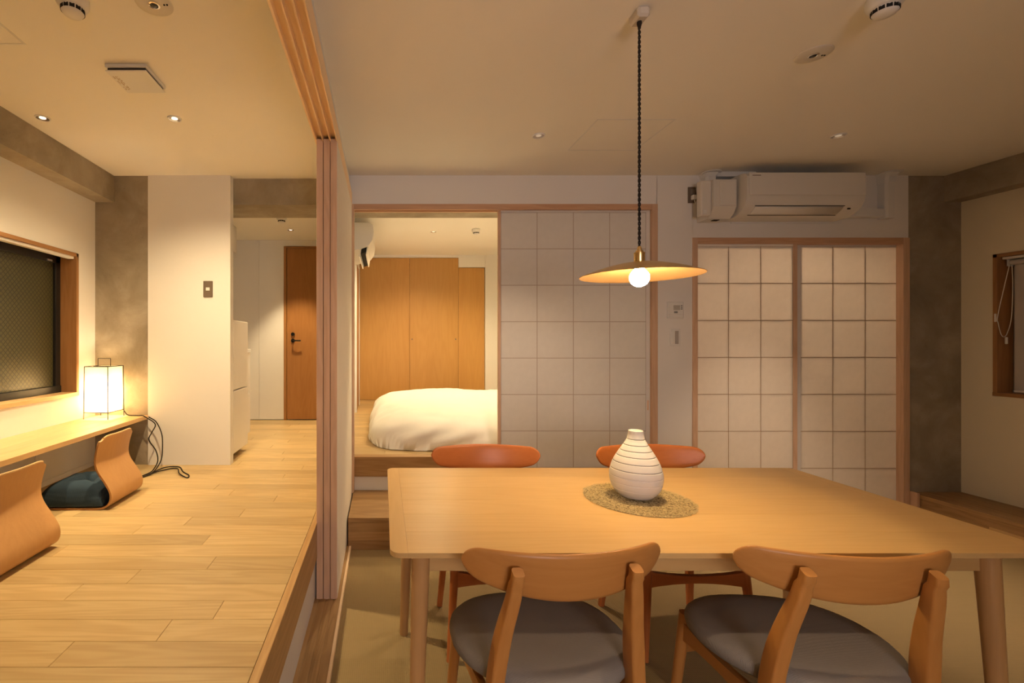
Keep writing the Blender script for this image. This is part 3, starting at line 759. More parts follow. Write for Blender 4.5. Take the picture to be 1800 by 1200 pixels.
# kitchen pieces in the passage
fg = empty('refrigerator', (-1.38, 3.60, FL), 'white two-door refrigerator just behind the white wall end', 'refrigerator')
box('cabinet', -0.205, 0.235, -0.20, 0.165, 0.02, 1.03, M['laminate'], fg, 0.004)
box('door', 0.238, 0.280, -0.20, 0.165, 0.515, 1.03, M['laminate'], fg, 0.005)
box('door', 0.238, 0.280, -0.20, 0.165, 0.045, 0.507, M['laminate'], fg, 0.005)
for sy in (-0.17, 0.13): box('foot', 0.18, 0.21, sy, sy + 0.03, 0.0, 0.02, M['dark'], fg)
box('foot', -0.19, -0.16, -0.17, 0.13, 0.0, 0.02, M['dark'], fg)
kc = empty('kitchen_counter', (-1.55, 4.0, FL), 'white kitchen counter beyond the refrigerator', 'counter')
box('body', -0.44, 0.33, -0.22, 0.18, 0.05, 0.775, M['laminate'], kc)
box('plinth', -0.44, 0.29, -0.22, 0.16, 0.0, 0.05, M['laminate'], kc)
box('drawer', 0.331, 0.349, -0.22, 0.18, 0.44, 0.770, M['laminate'], kc, 0.001)
box('drawer', 0.331, 0.349, -0.22, 0.18, 0.06, 0.405, M['laminate'], kc, 0.001)
box('worktop', -0.44, 0.355, -0.22, 0.185, 0.776, 0.805, M['plastic'], kc, 0.002)
kw = empty('wall_cabinet', (-1.72, 4.1, EYE + 0.87), 'white wall cabinet hung high above the kitchen counter', 'cabinet')
box('body', -0.27, 0.26, -0.39, 0.45, 0.0, 0.25, M['laminate'], kw)
box('door', 0.261, 0.280, -0.39, 0.029, -0.004, 0.248, M['laminate'], kw, 0.001)
box('door', 0.261, 0.280, 0.031, 0.45, -0.004, 0.248, M['laminate'], kw, 0.001)

# ------------------------------------------------------------------ ceiling fittings
def cpos(px, py, h=1.175):
    Y = h * 815.0 / (600 - py)
    return (px - 674) * Y / 815.0, Y
def ring_vf(r0, r1, z0, z1, n=32):
    prof = [(r0, z1), (r1, z1), (r1, z0 + 0.001), (r1 - 0.001, z0), (r0 + 0.002, z0), (r0, z0 + 0.001)]
    rings = [[(r * math.cos(2 * math.pi * j / n), r * math.sin(2 * math.pi * j / n), z) for j in range(n)] for r, z in prof]
    return loft_vf(rings, closed=True)
def downlight(x, y, zc, label, watts, colour, angle, blend, rr=0.036, lit=True, lens=None, group='recessed ceiling downlights', radius=0.028):
    d = empty('downlight', (x, y, zc), label, 'downlight', group)
    mesh('trim_ring', *ring_vf(rr - 0.006, rr, -0.006, 0.0), M['plastic'], d, True)
    mesh('reflector', *lathe_vf([(rr - 0.006, -0.0045), (rr * 0.45, -0.0015), (rr * 0.45, 0.0)], 28, cap=False), M['chrome'], d, True)
    mesh('lens', *lathe_vf([(rr * 0.36, -0.0032), (rr * 0.42, -0.0022), (rr * 0.42, -0.001)], 20), lens or M['lamp_on'], d, True)
    if lit and watts > 0:
        spot('downlight_lamp', (0, 0, -0.012), watts, colour, angle, blend, d, radius)
    return d
x, y = cpos(75, 207); downlight(x, y, CEIL, 'bright downlight next to the concrete beam over the low desk', W_LEFT_FRONT * 0.8, WARM, 52, 1.0)
x, y = cpos(307, 208); downlight(x, y, CEIL, 'downlight in front of the ventilation cover in the left room ceiling', W_LEFT_FRONT, WARM, 146, 1.0)
downlight(-1.79, 0.55, CEIL, 'downlight beside the beam, behind the smoke detector of the left room', W_LEFT_REAR, WARM, 50, 1.0)
downlight(-1.10, 0.55, CEIL, 'downlight over the middle of the raised floor near the camera', W_LEFT_REAR, WARM, 90, 1.0)
x, y = cpos(947, 238); downlight(x, y, CEIL, 'small downlight left of the pendant cord in the dining room ceiling', W_RIGHT * 1.8, WARM2, 86, 1.0, lens=M['lamp_dim'])
x, y = cpos(1474, 238); downlight(x, y, CEIL, 'small downlight in front of the air conditioner', W_RIGHT2, WARM2, 62, 1.0, lens=M['lamp_dim'])
downlight(0.886, 0.90, CEIL, 'downlight above the near side of the dining table', W_RIGHT, WARM2, 62, 1.0, lens=M['lamp_dim'])
downlight(2.596, 0.90, CEIL, 'downlight over the far corner of the dining table near the bench', W_RIGHT2 * 0.3, WARM2, 62, 1.0, lens=M['lamp_dim'])
x, y = cpos(511, 404, 1.126); downlight(x, y, CE, 'small bright downlight in front of the entrance door', W_FOYER, WARM, 76, 0.5, 0.034)
downlight(-0.90, 3.98, CE, 'entrance downlight hidden behind the concrete beam', W_FOYER * 0.6, WARM, 76, 0.8, 0.034)
x, y = cpos(762, 407, 1.215); downlight(x, y, CBED, 'small bright downlight in the bedroom ceiling', W_BED * 1.2, WARM, 150, 0.6, 0.034)
downlight((X3 + X4) / 2, 4.15, BEAM + 0.1, 'downlight in the space behind the paired paper doors', W_CLOSET, WARM2, 160, 0.5, 0.034)
downlight(1.15, 3.82, CBED, 'unseen bedroom downlight added to brighten the duvet front', W_BED * 0.75, WARM, 150, 0.6, 0.034)  # out of view, added and placed to light the front of the duvet

def smoke_detector(x, y, zc, label, s=1.0, rz=0.0):
    d = empty('smoke_detector', (x, y, zc), label, 'smoke detector', 'white smoke detectors', rz)
    mesh('base', *lathe_vf([(0.047 * s, 0.0), (0.050 * s, -0.004 * s), (0.050 * s, -0.026 * s), (0.044 * s, -0.036 * s), (0.036 * s, -0.040 * s)], 36), M['plastic'], d, True)
    for j in range(12):
        a = 2 * math.pi * j / 12
        v, f = box_vf(-0.0075 * s, 0.0075 * s, -0.002 * s, 0.002 * s, -0.0535 * s, -0.0415 * s)
        ca, sa = math.cos(a), math.sin(a)
        v = [(p[0] * ca - (p[1] - 0.0335 * s) * sa, p[0] * sa + (p[1] - 0.0335 * s) * ca, p[2]) for p in v]
        mesh('slot', v, f, M['dark'], d)
    mesh('chamber', *lathe_vf([(0.036 * s, -0.040 * s), (0.034 * s, -0.054 * s), (0.028 * s, -0.062 * s), (0.012 * s, -0.066 * s), (0.001, -0.066 * s)], 36), M['plastic'], d, True)
    return d
def emergency(x, y, zc, label, rr=0.062):
    d = empty('emergency_light', (x, y, zc), label, 'emergency light', 'round emergency lights')
    mesh('plate', *lathe_vf([(rr, 0.0), (rr, -0.002), (rr - 0.003, -0.004), (0.03, -0.005)], 40), M['plate'], d, True)
    mesh('lens_ring', *lathe_vf([(0.019, -0.004), (0.019, -0.008), (0.014, -0.009), (0.012, -0.005)], 24), M['chrome'], d, True)
    mesh('lens', *lathe_vf([(0.012, -0.005), (0.009, -0.010), (0.001, -0.012)], 20), M['glass_dark'], d, True)
    for a in (0.035, 0.045): mesh('indicator', *lathe_vf([(0.0035, -0.004), (0.003, -0.007), (0.001, -0.0075)], 10, a, 0.0), M['dark'], d, True)
    return d
x, y = cpos(128, 5, 1.155); smoke_detector(x, y, CEIL, 'smoke detector on the bright left room ceiling')
x, y = cpos(1556, 5, 1.155); smoke_detector(x, y, CEIL, 'smoke detector on the shaded dining room ceiling')
x, y = -0.918, 4.18; smoke_detector(x, y, CE, 'small smoke detector seen in the entrance passage', 0.9)
x, y = cpos(837, 405, 1.200); smoke_detector(x, y, CBED, 'small smoke detector on the bedroom ceiling', 0.9)
x, y = cpos(271, 6); emergency(x, y, CEIL, 'round emergency light on the bright left room ceiling')
x, y = cpos(1430, 95); emergency(x, y, CEIL, 'round emergency light on the shaded dining room ceiling')

# ventilation cover
vx, vy = cpos(240, 146, 1.14)
vc = empty('ventilation_cover', (vx, vy, CEIL), 'square white ventilation cover on the left room ceiling', 'vent cover')
box('frame', -0.088, 0.088, -0.088, 0.088, -0.016, -0.001, M['plastic'], vc, 0.002)
box('gap', -0.080, 0.080, -0.080, 0.080, -0.027, -0.016, M['dark'], vc)
pnl = box('panel', -0.087, 0.087, -0.087, 0.087, -0.033, -0.027, M['plastic'], vc, 0.0015)
pm = MB()
pr = random.Random(3)
for j in range(16):
    yy = -0.045 + j * 0.0068
    for xx in (-0.076, -0.066, -0.058):
        if pr.random() < 0.75: pm.box(xx, xx + pr.uniform(0.003, 0.007), yy, yy + 0.0035, -0.0004, 0.0)
pm.build('printed_marks', plain('brown_print', (0.42, 0.28, 0.16), 0.6), pnl).location = (-0.066, 0.005, -0.0033)

def hatch(x0, x1, y0, y1, label):
    d = empty('ceiling_hatch', ((x0 + x1) / 2, (y0 + y1) / 2, CEIL), label, 'ceiling hatch', 'flush ceiling hatches')
    a, b = (x1 - x0) / 2, (y1 - y0) / 2
    for (p0, p1, q0, q1) in ((-a, a, -b, -b + 0.008), (-a, a, b - 0.008, b), (-a, -a + 0.008, -b + 0.008, b - 0.008), (a - 0.008, a, -b + 0.008, b - 0.008)):
        box('frame_edge', p0, p1, q0, q1, -0.0022, -0.0002, M['plastic'], d, 0.0008)
    box('lid', -a + 0.010, a - 0.010, -b + 0.010, b - 0.010, -0.0014, -0.0002, M['ceiling'], d)
y0 = 1.175 * 815 / 391; y1 = 1.175 * 815 / 336
hatch((1050 - 674) * y0 / 815, (1189 - 674) * y0 / 815, y0, y1, 'flush square hatch outline beside the pendant cord')
y1 = 1.175 * 815 / 522; xe = (47 - 674) * y1 / 815
hatch(xe - 0.42, xe, y1 - 0.42, y1, 'flush hatch corner at the edge of the left room ceiling')

# ------------------------------------------------------------------ wall plates
sp = empty('light_switch', ((366 - 674) * YB / 815, YB, EYE + 92 * YB / 815), 'dark brown switch plate with a white rocker on the white wall end', 'light switch')
box('plate', -0.033, 0.033, -0.007, 0.0, -0.057, 0.057, M['bakelite'], sp, 0.002)
box('rocker', -0.013, 0.013, -0.010, -0.006, -0.011, 0.011, M['plastic'], sp, 0.001)
c1 = empty('wall_controller', ((1186 - 674) * YB / 815, YB, EYE + 55 * YB / 815), 'square white controller between the paper doors, the upper one', 'controller')
box('plate', -0.057, 0.057, -0.012, 0.0, -0.058, 0.058, M['plastic'], c1, 0.003)
box('screen', -0.016, 0.030, -0.0135, -0.011, 0.000, 0.034, plain('grey_screen', (0.50, 0.47, 0.42), 0.3), c1, 0.001)
box('cover', -0.050, 0.050, -0.0135, -0.011, -0.052, -0.030, M['plastic'], c1, 0.001)
for j in range(3): box('button', 0.036, 0.048, -0.0135, -0.011, 0.004 + j * 0.012, 0.011 + j * 0.012, M['alu_grey'], c1, 0.001)
box('button', -0.012, 0.014, -0.0135, -0.011, -0.022, -0.008, M['alu_grey'], c1, 0.001)
c2 = empty('light_switch', ((1186 - 674) * YB / 815, YB, EYE + 7 * YB / 815), 'narrow white switch plate below the square wall controller', 'light switch')
box('plate', -0.035, 0.035, -0.008, 0.0, -0.060, 0.060, M['plastic'], c2, 0.002)
box('rocker', -0.026, -0.004, -0.011, -0.007, -0.046, 0.046, M['plastic'], c2, 0.001)
box('rocker', -0.003, 0.022, -0.011, -0.007, -0.046, 0.046, plain('grey_rocker', (0.42, 0.39, 0.37), 0.4), c2, 0.001)
oc = empty('power_outlet', ((1217 - 674) * YB / 815, YB, EYE + 257 * YB / 815), 'dark brown outlet plate with a white plug by the air conditioner', 'outlet')
box('plate', -0.034, 0.034, -0.007, 0.0, -0.057, 0.057, M['bakelite'], oc, 0.002)
box('socket', -0.018, 0.018, -0.009, -0.006, 0.002, 0.040, plain('grey_socket', (0.22, 0.19, 0.16), 0.5), oc, 0.001)
pg = empty('power_plug', ((1216 - 674) * YB / 815, YB - 0.009, EYE + 252 * YB / 815), 'white plug and looped cord beside the air conditioner box', 'plug')
box('body', -0.014, 0.018, -0.030, 0.0, -0.018, 0.014, M['plastic'], pg, 0.004)
mesh('cord', *tube_vf(spline([(0.0, -0.02, -0.016), (0.004, -0.02, -0.04), (0.012, -0.02, -0.045), (0.018, -0.02, -0.01), (0.016, -0.018, 0.05), (0.012, -0.018, 0.075)], 8), 0.003, 6), M['plastic'], pg, True)

# ------------------------------------------------------------------ air conditioner with its side box and pipe covers
def ac_profile(depth, height):
    """side view (y toward the room is negative, z up); front bulges, lower front curves back to the wall"""
    pts = [(0, 0), (0, height), (-depth * 0.80, height), (-depth * 0.93, height - 0.008), (-depth, height - 0.030), (-depth * 1.0, height * 0.42)]
    for k in range(1, 7):
        t = k / 6
        a = R(90 * t)
        pts.append((-depth * 0.35 - depth * 0.65 * math.cos(a), height * 0.42 * (1 - math.sin(a))))
    return pts
AY = YB - 0.02
acx0, acx1 = 2.395, 3.175
ac = empty('air_conditioner', ((acx0 + acx1) / 2, YB - 0.001, EYE + 0.845), 'white wall air conditioner above the paired paper doors', 'air conditioner')
hw = (acx1 - acx0) / 2
prof = ac_profile(0.225, 0.275)
body = MB(); body.add(*prism_vf(prof, 'X', -hw, hw))
body.build('body', M['ac_plastic'], ac, smooth=True, angle=30)
prof2 = [(p[0] - 0.004 if p[0] < -0.2 else p[0], p[1]) for p in prof]
box('front_panel', -hw + 0.012, hw - 0.004, -0.2335, -0.226, 0.118, 0.266, M['ac_plastic'], ac, 0.003)
# louver on the curved lower front
def curve_pt(t): a = R(90 * t); return (-0.07875 - 0.14625 * math.cos(a), 0.1155 * (1 - math.sin(a)))
lo = MB()
rows_ = []
for t in (0.38, 0.46, 0.54, 0.62, 0.70):
    py, pz = curve_pt(t); nx, nz = -math.cos(R(90 * t)), -math.sin(R(90 * t))
    rows_.append((py + nx * 0.004, pz + nz * 0.004))
lv = [(x_, p[0], p[1]) for p in rows_ for x_ in (-hw + 0.075, hw - 0.12)]
lf = [(2 * i, 2 * i + 1, 2 * i + 3, 2 * i + 2) for i in range(4)]
lou = mesh('louver', lv, lf, M['ac_plastic'], ac, True); md = lou.modifiers.new('s', 'SOLIDIFY'); md.thickness = 0.005
for t in (0.35, 0.735):
    py, pz = curve_pt(t)
    mesh('louver_gap', *tube_vf([(-hw + 0.07, py - 0.0005, pz), (hw - 0.115, py - 0.0005, pz)], 0.0025, 6), M['dark'], ac, True)
py, pz = curve_pt(0.45)
box('sensor', hw - 0.085, hw - 0.065, py - 0.004, py + 0.002, pz - 0.006, pz + 0.004, M['dark'], ac, 0.001)
box('maker_mark', -hw + 0.030, -hw + 0.085, -0.2345, -0.2333, 0.244, 0.249, M['bakelite'], ac)
box('mounting_plate', -hw + 0.06, hw + 0.06, -0.006, 0.0, -0.012, 0.03, M['plastic'], ac)

bxo = empty('pump_box', (2.372, YB - 0.001, EYE + 0.838), 'white boxy drain unit attached left of the air conditioner', 'pump unit')
bprof = [(0, 0), (0, 0.262), (-0.10, 0.262), (-0.165, 0.250), (-0.165, 0.07), (-0.140, 0.028), (-0.105, 0.0)]
mesh('body', *prism_vf(bprof, 'X', -0.155, 0.0), M['ac_plastic'], bxo, True, 25)
box('side_case', -0.226, -0.156, -0.150, -0.100, 0.012, 0.250, M['ac_plastic'], bxo, 0.006)
box('cover', -0.115, -0.012, -0.171, -0.166, 0.075, 0.240, M['ac_plastic'], bxo, 0.002)
box('badge', -0.213, -0.190, -0.152, -0.1495, 0.028, 0.052, M['plastic'], bxo, 0.001)
box('drain_slot', -0.10, -0.06, -0.09, -0.06, -0.004, 0.0, M['dark'], bxo)

def pipe_cover(cx, z0, z1, label, elbow):
    d = empty('pipe_cover', (cx, YB - 0.001, z0), label, 'pipe cover', 'white pipe covers')
    H = z1 - z0
    ring = lambda y, z, w, t: [(-w, y, z), (w, y, z), (w, y - t * 0.75, z), (w * 0.7, y - t, z), (-w * 0.7, y - t, z), (-w, y - t * 0.75, z)]
    mesh('duct', *loft_vf([ring(0, 0, 0.032, 0.062), ring(0, H - 0.07, 0.032, 0.062)]), M['plastic'], d, True, 25)
    mesh('elbow', *loft_vf([ring(0, H - 0.072, 0.036, 0.068), ring(0, H - 0.03, 0.036, 0.072), ring(0, H - 0.012, 0.042, 0.085), ring(0, H, 0.048, 0.092)]), M['plastic'], d, True, 25)
    mesh('flange', *lathe_vf([(0.06, 0), (0.06, 0.006)], 24, 0, -0.061), M['plastic'], d, True).location.z = H - 0.004
    return d
pc1 = pipe_cover(2.275, EYE + 1.102, CEIL - 0.001, 'white pipe elbow rising from the drain unit to the ceiling', True)
pipe_cover(3.525, EYE + 0.86, CEIL - 0.001, 'white pipe cover between the air conditioner and the concrete column', True)
mesh('pipe_arm', *prism_vf([(-0.03, 0), (0.03, 0), (0.03, 0.044), (-0.03, 0.044)], 'X', 0, 0.27), M['plastic'], pc1).location = (0.17, -0.04, 0.062)
mesh('pipe_arm', *prism_vf([(-0.028, 0), (0.028, 0), (0.028, 0.055), (-0.028, 0.055)], 'X', 0, 0.30), M['plastic'], ac).location = (hw + 0.155, -0.032, 0.05)

# ------------------------------------------------------------------ low desk
dk = empty('low_desk', ((XL - 1.663) / 2, 1.6, FL), 'long low ash desk shelf under the dark window', 'desk')
dw = (-1.663 - XL) / 2; DZ = EYE - 0.5207 - FL
for j in range(4):
    w = 2 * dw / 4; x0 = -dw + j * w
    box('board', x0 + 0.0003, x0 + w - 0.0003, -0.99 - 1.6, 3.285 - 1.6, DZ - 0.026, DZ, M['deskY'], dk, 0.0008)
box('support_panel', -dw + 0.002, dw - 0.09, -0.99 - 1.6, -0.96 - 1.6, 0, DZ - 0.0265, M['deskY'], dk)
box('wall_batten', -dw + 0.001, -dw + 0.025, -0.95 - 1.6, 3.285 - 1.6, DZ - 0.062, DZ - 0.0265, M['deskY'], dk)
struct(box('baseboard_left', XL, XL + 0.006, YR, 3.285, FL, FL + 0.03, M['wall']), 'thin white skirting under the low desk', 'baseboard')
wp = empty('wall_access_panel', (XL, 2.72, FL), 'white access panels on the wall beneath the low desk', 'access panel')
for a_, b_ in ((-0.42, -0.002), (0.002, 0.42)): box('panel', 0.0, 0.006, a_, b_, 0.035, 0.285, M['laminate'], wp, 0.001)

# ------------------------------------------------------------------ lantern on the desk
ln = empty('paper_lantern', (-1.913, 3.178, EYE - 0.5207), 'glowing square paper lantern with a thin black wire frame on the low desk', 'lantern', rz=R(-4))
s = 0.082; zb, zt = 0.045, 0.352
wf_ = MB()
for sx_ in (-1, 1):
    for sy_ in (-1, 1):
        wf_.add(*tube_vf([(sx_ * (s + 0.003), sy_ * (s + 0.003), 0), (sx_ * s, sy_ * s, zt)], 0.0028, 6))
for z in (zb, zt):
    for a, b in (((-s, -s), (s, -s)), ((s, -s), (s, s)), ((s, s), (-s, s)), ((-s, s), (-s, -s))):
        wf_.add(*tube_vf([(a[0], a[1], z), (b[0], b[1], z)], 0.0025, 6))
wf_.build('wire_frame', M['black_metal'], ln, smooth=True)
mesh('handle', *tube_vf([(-0.045, 0, zt), (-0.045, 0, zt + 0.052), (0.045, 0, zt + 0.052), (0.045, 0, zt)], 0.0024, 6), M['black_metal'], ln, True)
mesh('cross_wire', *tube_vf([(-s, 0, zt), (s, 0, zt)], 0.002, 6), M['black_metal'], ln, True)
q = s - 0.004
mesh('shade', [(-q, -q, zb), (q, -q, zb), (q, q, zb), (-q, q, zb), (-q, -q, zt), (q, -q, zt), (q, q, zt), (-q, q, zt)],
     [(0, 1, 5, 4), (1, 2, 6, 5), (2, 3, 7, 6), (3, 0, 4, 7)], M['lantern_paper'], ln)
mesh('socket', *lathe_vf([(0.016, zb), (0.016, zb + 0.06), (0.012, zb + 0.062)], 16), M['plastic'], ln, True)
mesh('socket_bar', *tube_vf([(-s, 0, zb), (s, 0, zb)], 0.003, 6), M['black_metal'], ln, True)
d = bpy.data.lights.new('lantern_bulb', 'POINT'); d.energy = W_LANTERN; d.color = (1.0, 0.73, 0.42); d.shadow_soft_size = 0.028
o = bpy.data.objects.new('lantern_bulb', d); o.location = (0, 0, zb + 0.105); link(o, ln)

dz = EYE - 0.5207
f0 = FL + 0.004
cpath = [(-1.822, 3.258, dz + 0.034), (-1.79, 3.250, dz + 0.006), (-1.72, 3.235, dz + 0.004), (-1.676, 3.225, dz + 0.005), (-1.652, 3.215, dz - 0.002), (-1.575, 3.20, 0.690), (-1.596, 3.19, 0.630), (-1.608, 3.18, 0.585),
         (-1.556, 3.17, 0.515), (-1.533, 3.15, 0.450), (-1.545, 3.12, FL + 0.015), (-1.550, 3.067, f0), (-1.572, 2.955, f0), (-1.575, 2.93, f0), (-1.539, 3.015, f0), (-1.510, 3.195, f0), (-1.418, 3.215, f0),
         (-1.336, 3.093, f0), (-1.265, 3.015, f0), (-1.255, 2.960, f0), (-1.336, 3.035, FL + 0.010), (-1.394, 3.145, FL + 0.010), (-1.457, 3.170, f0), (-1.501, 3.067, FL + 0.010), (-1.545, 2.965, f0), (-1.520, 3.06, FL + 0.012),
         (-1.512, 3.15, 0.45), (-1.520, 3.19, 0.53), (-1.535, 3.21, 0.62), (-1.580, 3.225, 0.70), (-1.640, 3.24, 0.733)]
tag(mesh('lantern_cord', *tube_vf(spline(cpath, 7), 0.0038, 6), M['cord'], None, True), 'dark power cord trailing from the lantern down onto the oak floor', 'power cord')

# ------------------------------------------------------------------ legless chairs and cushions
def zaisu(x, y, label, rz=0.0):
    t = empty('legless_chair', (x, y, FL), label, 'floor chair', 'bent plywood floor chairs at the low desk', rz)
    prof = spline([(-0.375, 0, 0.004), (-0.22, 0, 0.004), (-0.08, 0, 0.005), (-0.028, 0, 0.014), (-0.003, 0, 0.040), (-0.002, 0, 0.085), (-0.028, 0, 0.140), (-0.060, 0, 0.195), (-0.070, 0, 0.240), (-0.062, 0, 0.300), (-0.040, 0, 0.372)], 6)
    nW = 14; hwid = 0.160; th = 0.010
    n = len(prof); front = []; back = []
    for i, p in enumerate(prof):
        tan = (prof[min(i + 1, n - 1)] - prof[max(i - 1, 0)]).normalized()
        nr = Vector((-tan.z, 0, tan.x))     # toward the sitter
        f_ = i / (n - 1)
        edge = 0.0
        if f_ > 0.94: edge = 0.030 * ((f_ - 0.94) / 0.06) ** 2.5      # rounded top corners
        if f_ < 0.05: edge = 0.040 * ((0.05 - f_) / 0.05) ** 2
        wv = hwid - 0.006 * math.sin(math.pi * min(1, max(0, (f_ - 0.35) / 0.65))) - edge
        cup = 0.012 * max(0, min(1, (f_ - 0.5) / 0.3))              # back hollowed toward the sitter's sides
        fr_, bk_ = [], []
        for j in range(nW + 1):
            u = -1 + 2 * j / nW
            c_ = p + nr * (cup * u * u) + Vector((0, wv * u, 0))
            if f_ > 0.97: c_ = c_ + Vector((0, 0, -0.010 * abs(u) ** 6))
            fr_.append(tuple(c_ + nr * th / 2)); bk_.append(tuple(c_ - nr * th / 2))
        front.append(fr_); back.append(bk_)
    rings = [fr_ + bk_[::-1] for fr_, bk_ in zip(front, back)]
    o = mesh('shell', *loft_vf(rings), M['plyZ'], t, True, 45)
    # pale cut edge along the top of the bent sheet
    m_ = len(rings) - 1
    top = [Vector(front[-1][j]) * 0.5 + Vector(back[-1][j]) * 0.5 + Vector((0, 0, 0.0012)) for j in range(nW + 1)]
    mesh('top_edge', *tube_vf(top, 0.0046, 6), M['ply_edge'], t, True)
    return t
zaisu(-1.415, 2.560, 'bent plywood legless chair nearer the paper lantern')
zaisu(-1.385, 1.820, 'bent plywood legless chair cut by the left edge of the picture', R(-1))

def cushion(x, y, z, label, rz=0.0):
    n = 28; hw_ = 0.165; top = []; bot = []
    for i in range(n + 1):
        rt, rb_ = [], []
        for j in range(n + 1):
            u, v = -1 + 2 * i / n, -1 + 2 * j / n
            m = max(abs(u), abs(v)); rr = math.hypot(u, v)
            bulge = (1 - abs(u) ** 5) ** 0.34 * (1 - abs(v) ** 5) ** 0.34
            pin = math.exp(-(rr / 0.24) ** 2)
            fold = 0.15 * math.exp(-((abs(u) - abs(v)) / 0.14) ** 2) * max(0, 1 - rr / 1.2)
            hgt = 0.124 * (0.22 + 0.78 * bulge) * (1 - 0.5 * pin - 1.6 * fold)
            pull = 1 - 0.05 * (1 - (1 - abs(u)) ** 2) * (1 - v * v) if False else 1.0
            k_ = 1.0 - 0.035 * (u * u * (1 - v * v) + v * v * (1 - u * u))
            wob = 0.004 * mnoise.noise(Vector((u * 2.2, v * 2.2, 3.1)))
            rt.append((u * hw_ * k_, v * hw_ * k_, hgt + wob)); rb_.append((u * hw_ * k_, v * hw_ * k_, 0.105 * 0.10 * (1 - bulge) + 0.001))
        top.append(rt); bot.append(rb_)
    V = [p for r_ in top for p in r_] + [p for r_ in bot for p in r_]
    F = []; N1 = (n + 1) * (n + 1); id_ = lambda i, j: i * (n + 1) + j
    for i in range(n):
        for j in range(n):
            a, b, c_, d_ = id_(i, j), id_(i + 1, j), id_(i + 1, j + 1), id_(i, j + 1)
            F.append((a, b, c_, d_)); F.append((N1 + a, N1 + d_, N1 + c_, N1 + b))
    for k_ in range(n):
        for a, b in ((id_(k_, 0), id_(k_ + 1, 0)), (id_(k_ + 1, n), id_(k_, n)), (id_(0, k_ + 1), id_(0, k_)), (id_(n, k_), id_(n, k_ + 1))):
            F.append((a, N1 + a, N1 + b, b))
    t = empty('floor_cushion', (x, y, z), label, 'cushion', 'navy cushions on the floor chairs', rz)
    mesh('cover', V, F, M['navy'], t, True, 60)
    mesh('tuft', *lathe_vf([(0.008, 0.036), (0.007, 0.046), (0.001, 0.048)], 12), M['navy'], t, True)
    return t
cushion(-1.625, 2.555, FL + 0.0095, 'navy tufted cushion on the legless chair nearer the lantern', R(2))
cushion(-1.595, 1.815, FL + 0.0095, 'navy cushion barely visible at the left edge of the picture', R(-2))

# ------------------------------------------------------------------ dining table
TZ = EYE - 0.5636
TX0, TX1, TY0, TY1 = 0.018, 1.818, 1.235, 2.069
tcx, tcy = (TX0 + TX1) / 2, (TY0 + TY1) / 2
tb = empty('dining_table', (tcx, tcy, 0), 'long light beech dining table with round tapered legs', 'table')
ha, hb = (TX1 - TX0) / 2, (TY1 - TY0) / 2
EB = 0.048
npl = 6; pw = 2 * hb / npl
for j in range(npl):
    y0 = -hb + j * pw
    v, f = box_vf(-ha + EB, ha - EB, y0 + (0 if j == 0 else 0.0002), y0 + pw - (0 if j == npl - 1 else 0.0002), TZ - 0.014, TZ, 0.0003)
    mesh('top_plank', v, f, M['tableX'], tb)
for sgn in (-1, 1):
    pts = []
    rc = 0.030
    for cx_, cy_, a0 in ((ha - rc, hb - rc, 0), (ha - rc, -hb + rc, -90)):
        arc = [(cx_ + rc * math.cos(R(a0 + 90 * q / 6)), cy_ + rc * math.sin(R(a0 + 90 * q / 6))) for q in range(7)]
        pts = pts + arc if a0 == 0 else arc + pts
    pts = pts + [(ha - EB + 0.0001, hb), (ha - EB + 0.0001, -hb)]
    pts = [(sgn * p[0], p[1]) for p in pts]
    e = prism_vf(pts, 'Z', TZ - 0.014, TZ)
    o = mesh('end_board', *e, M['tableY'], tb)
    md = o.modifiers.new('bev', 'BEVEL'); md.width = 0.0008; md.segments = 2; md.limit_method = 'ANGLE'
az0, az1 = TZ - 0.092, TZ - 0.0145
box('apron', -ha + 0.10, ha - 0.10, -hb + 0.090, -hb + 0.110, az0, az1, M['tableX'], tb, 0.001)
box('apron', -ha + 0.10, ha - 0.10, hb - 0.110, hb - 0.090, az0, az1, M['tableX'], tb, 0.001)
box('apron', -ha + 0.080, -ha + 0.100, -hb + 0.112, hb - 0.112, az0, az1, M['tableY'], tb, 0.001)
box('apron', ha - 0.100, ha - 0.080, -hb + 0.112, hb - 0.112, az0, az1, M['tableY'], tb, 0.001)
for sx_ in (-1, 1):
    for sy_ in (-1, 1):
        xt, yt = sx_ * (ha - 0.090), sy_ * (hb - 0.095)
        xb, yb = sx_ * (ha - 0.070), sy_ * (hb - 0.070)
        rings = []
        for q in range(9):
            t_ = q / 8; z = (TZ - 0.0147) * (1 - t_) + 0.0 * t_
            rr = 0.027 * (1 - t_) + 0.0175 * t_
            cx_, cy_ = xt + (xb - xt) * t_, yt + (yb - yt) * t_
            rings.append([(cx_ + rr * math.cos(2 * math.pi * j / 24), cy_ + rr * math.sin(2 * math.pi * j / 24), z) for j in range(24)])
        mesh('leg', *loft_vf(rings), M['tableZ'], tb, True, 50)

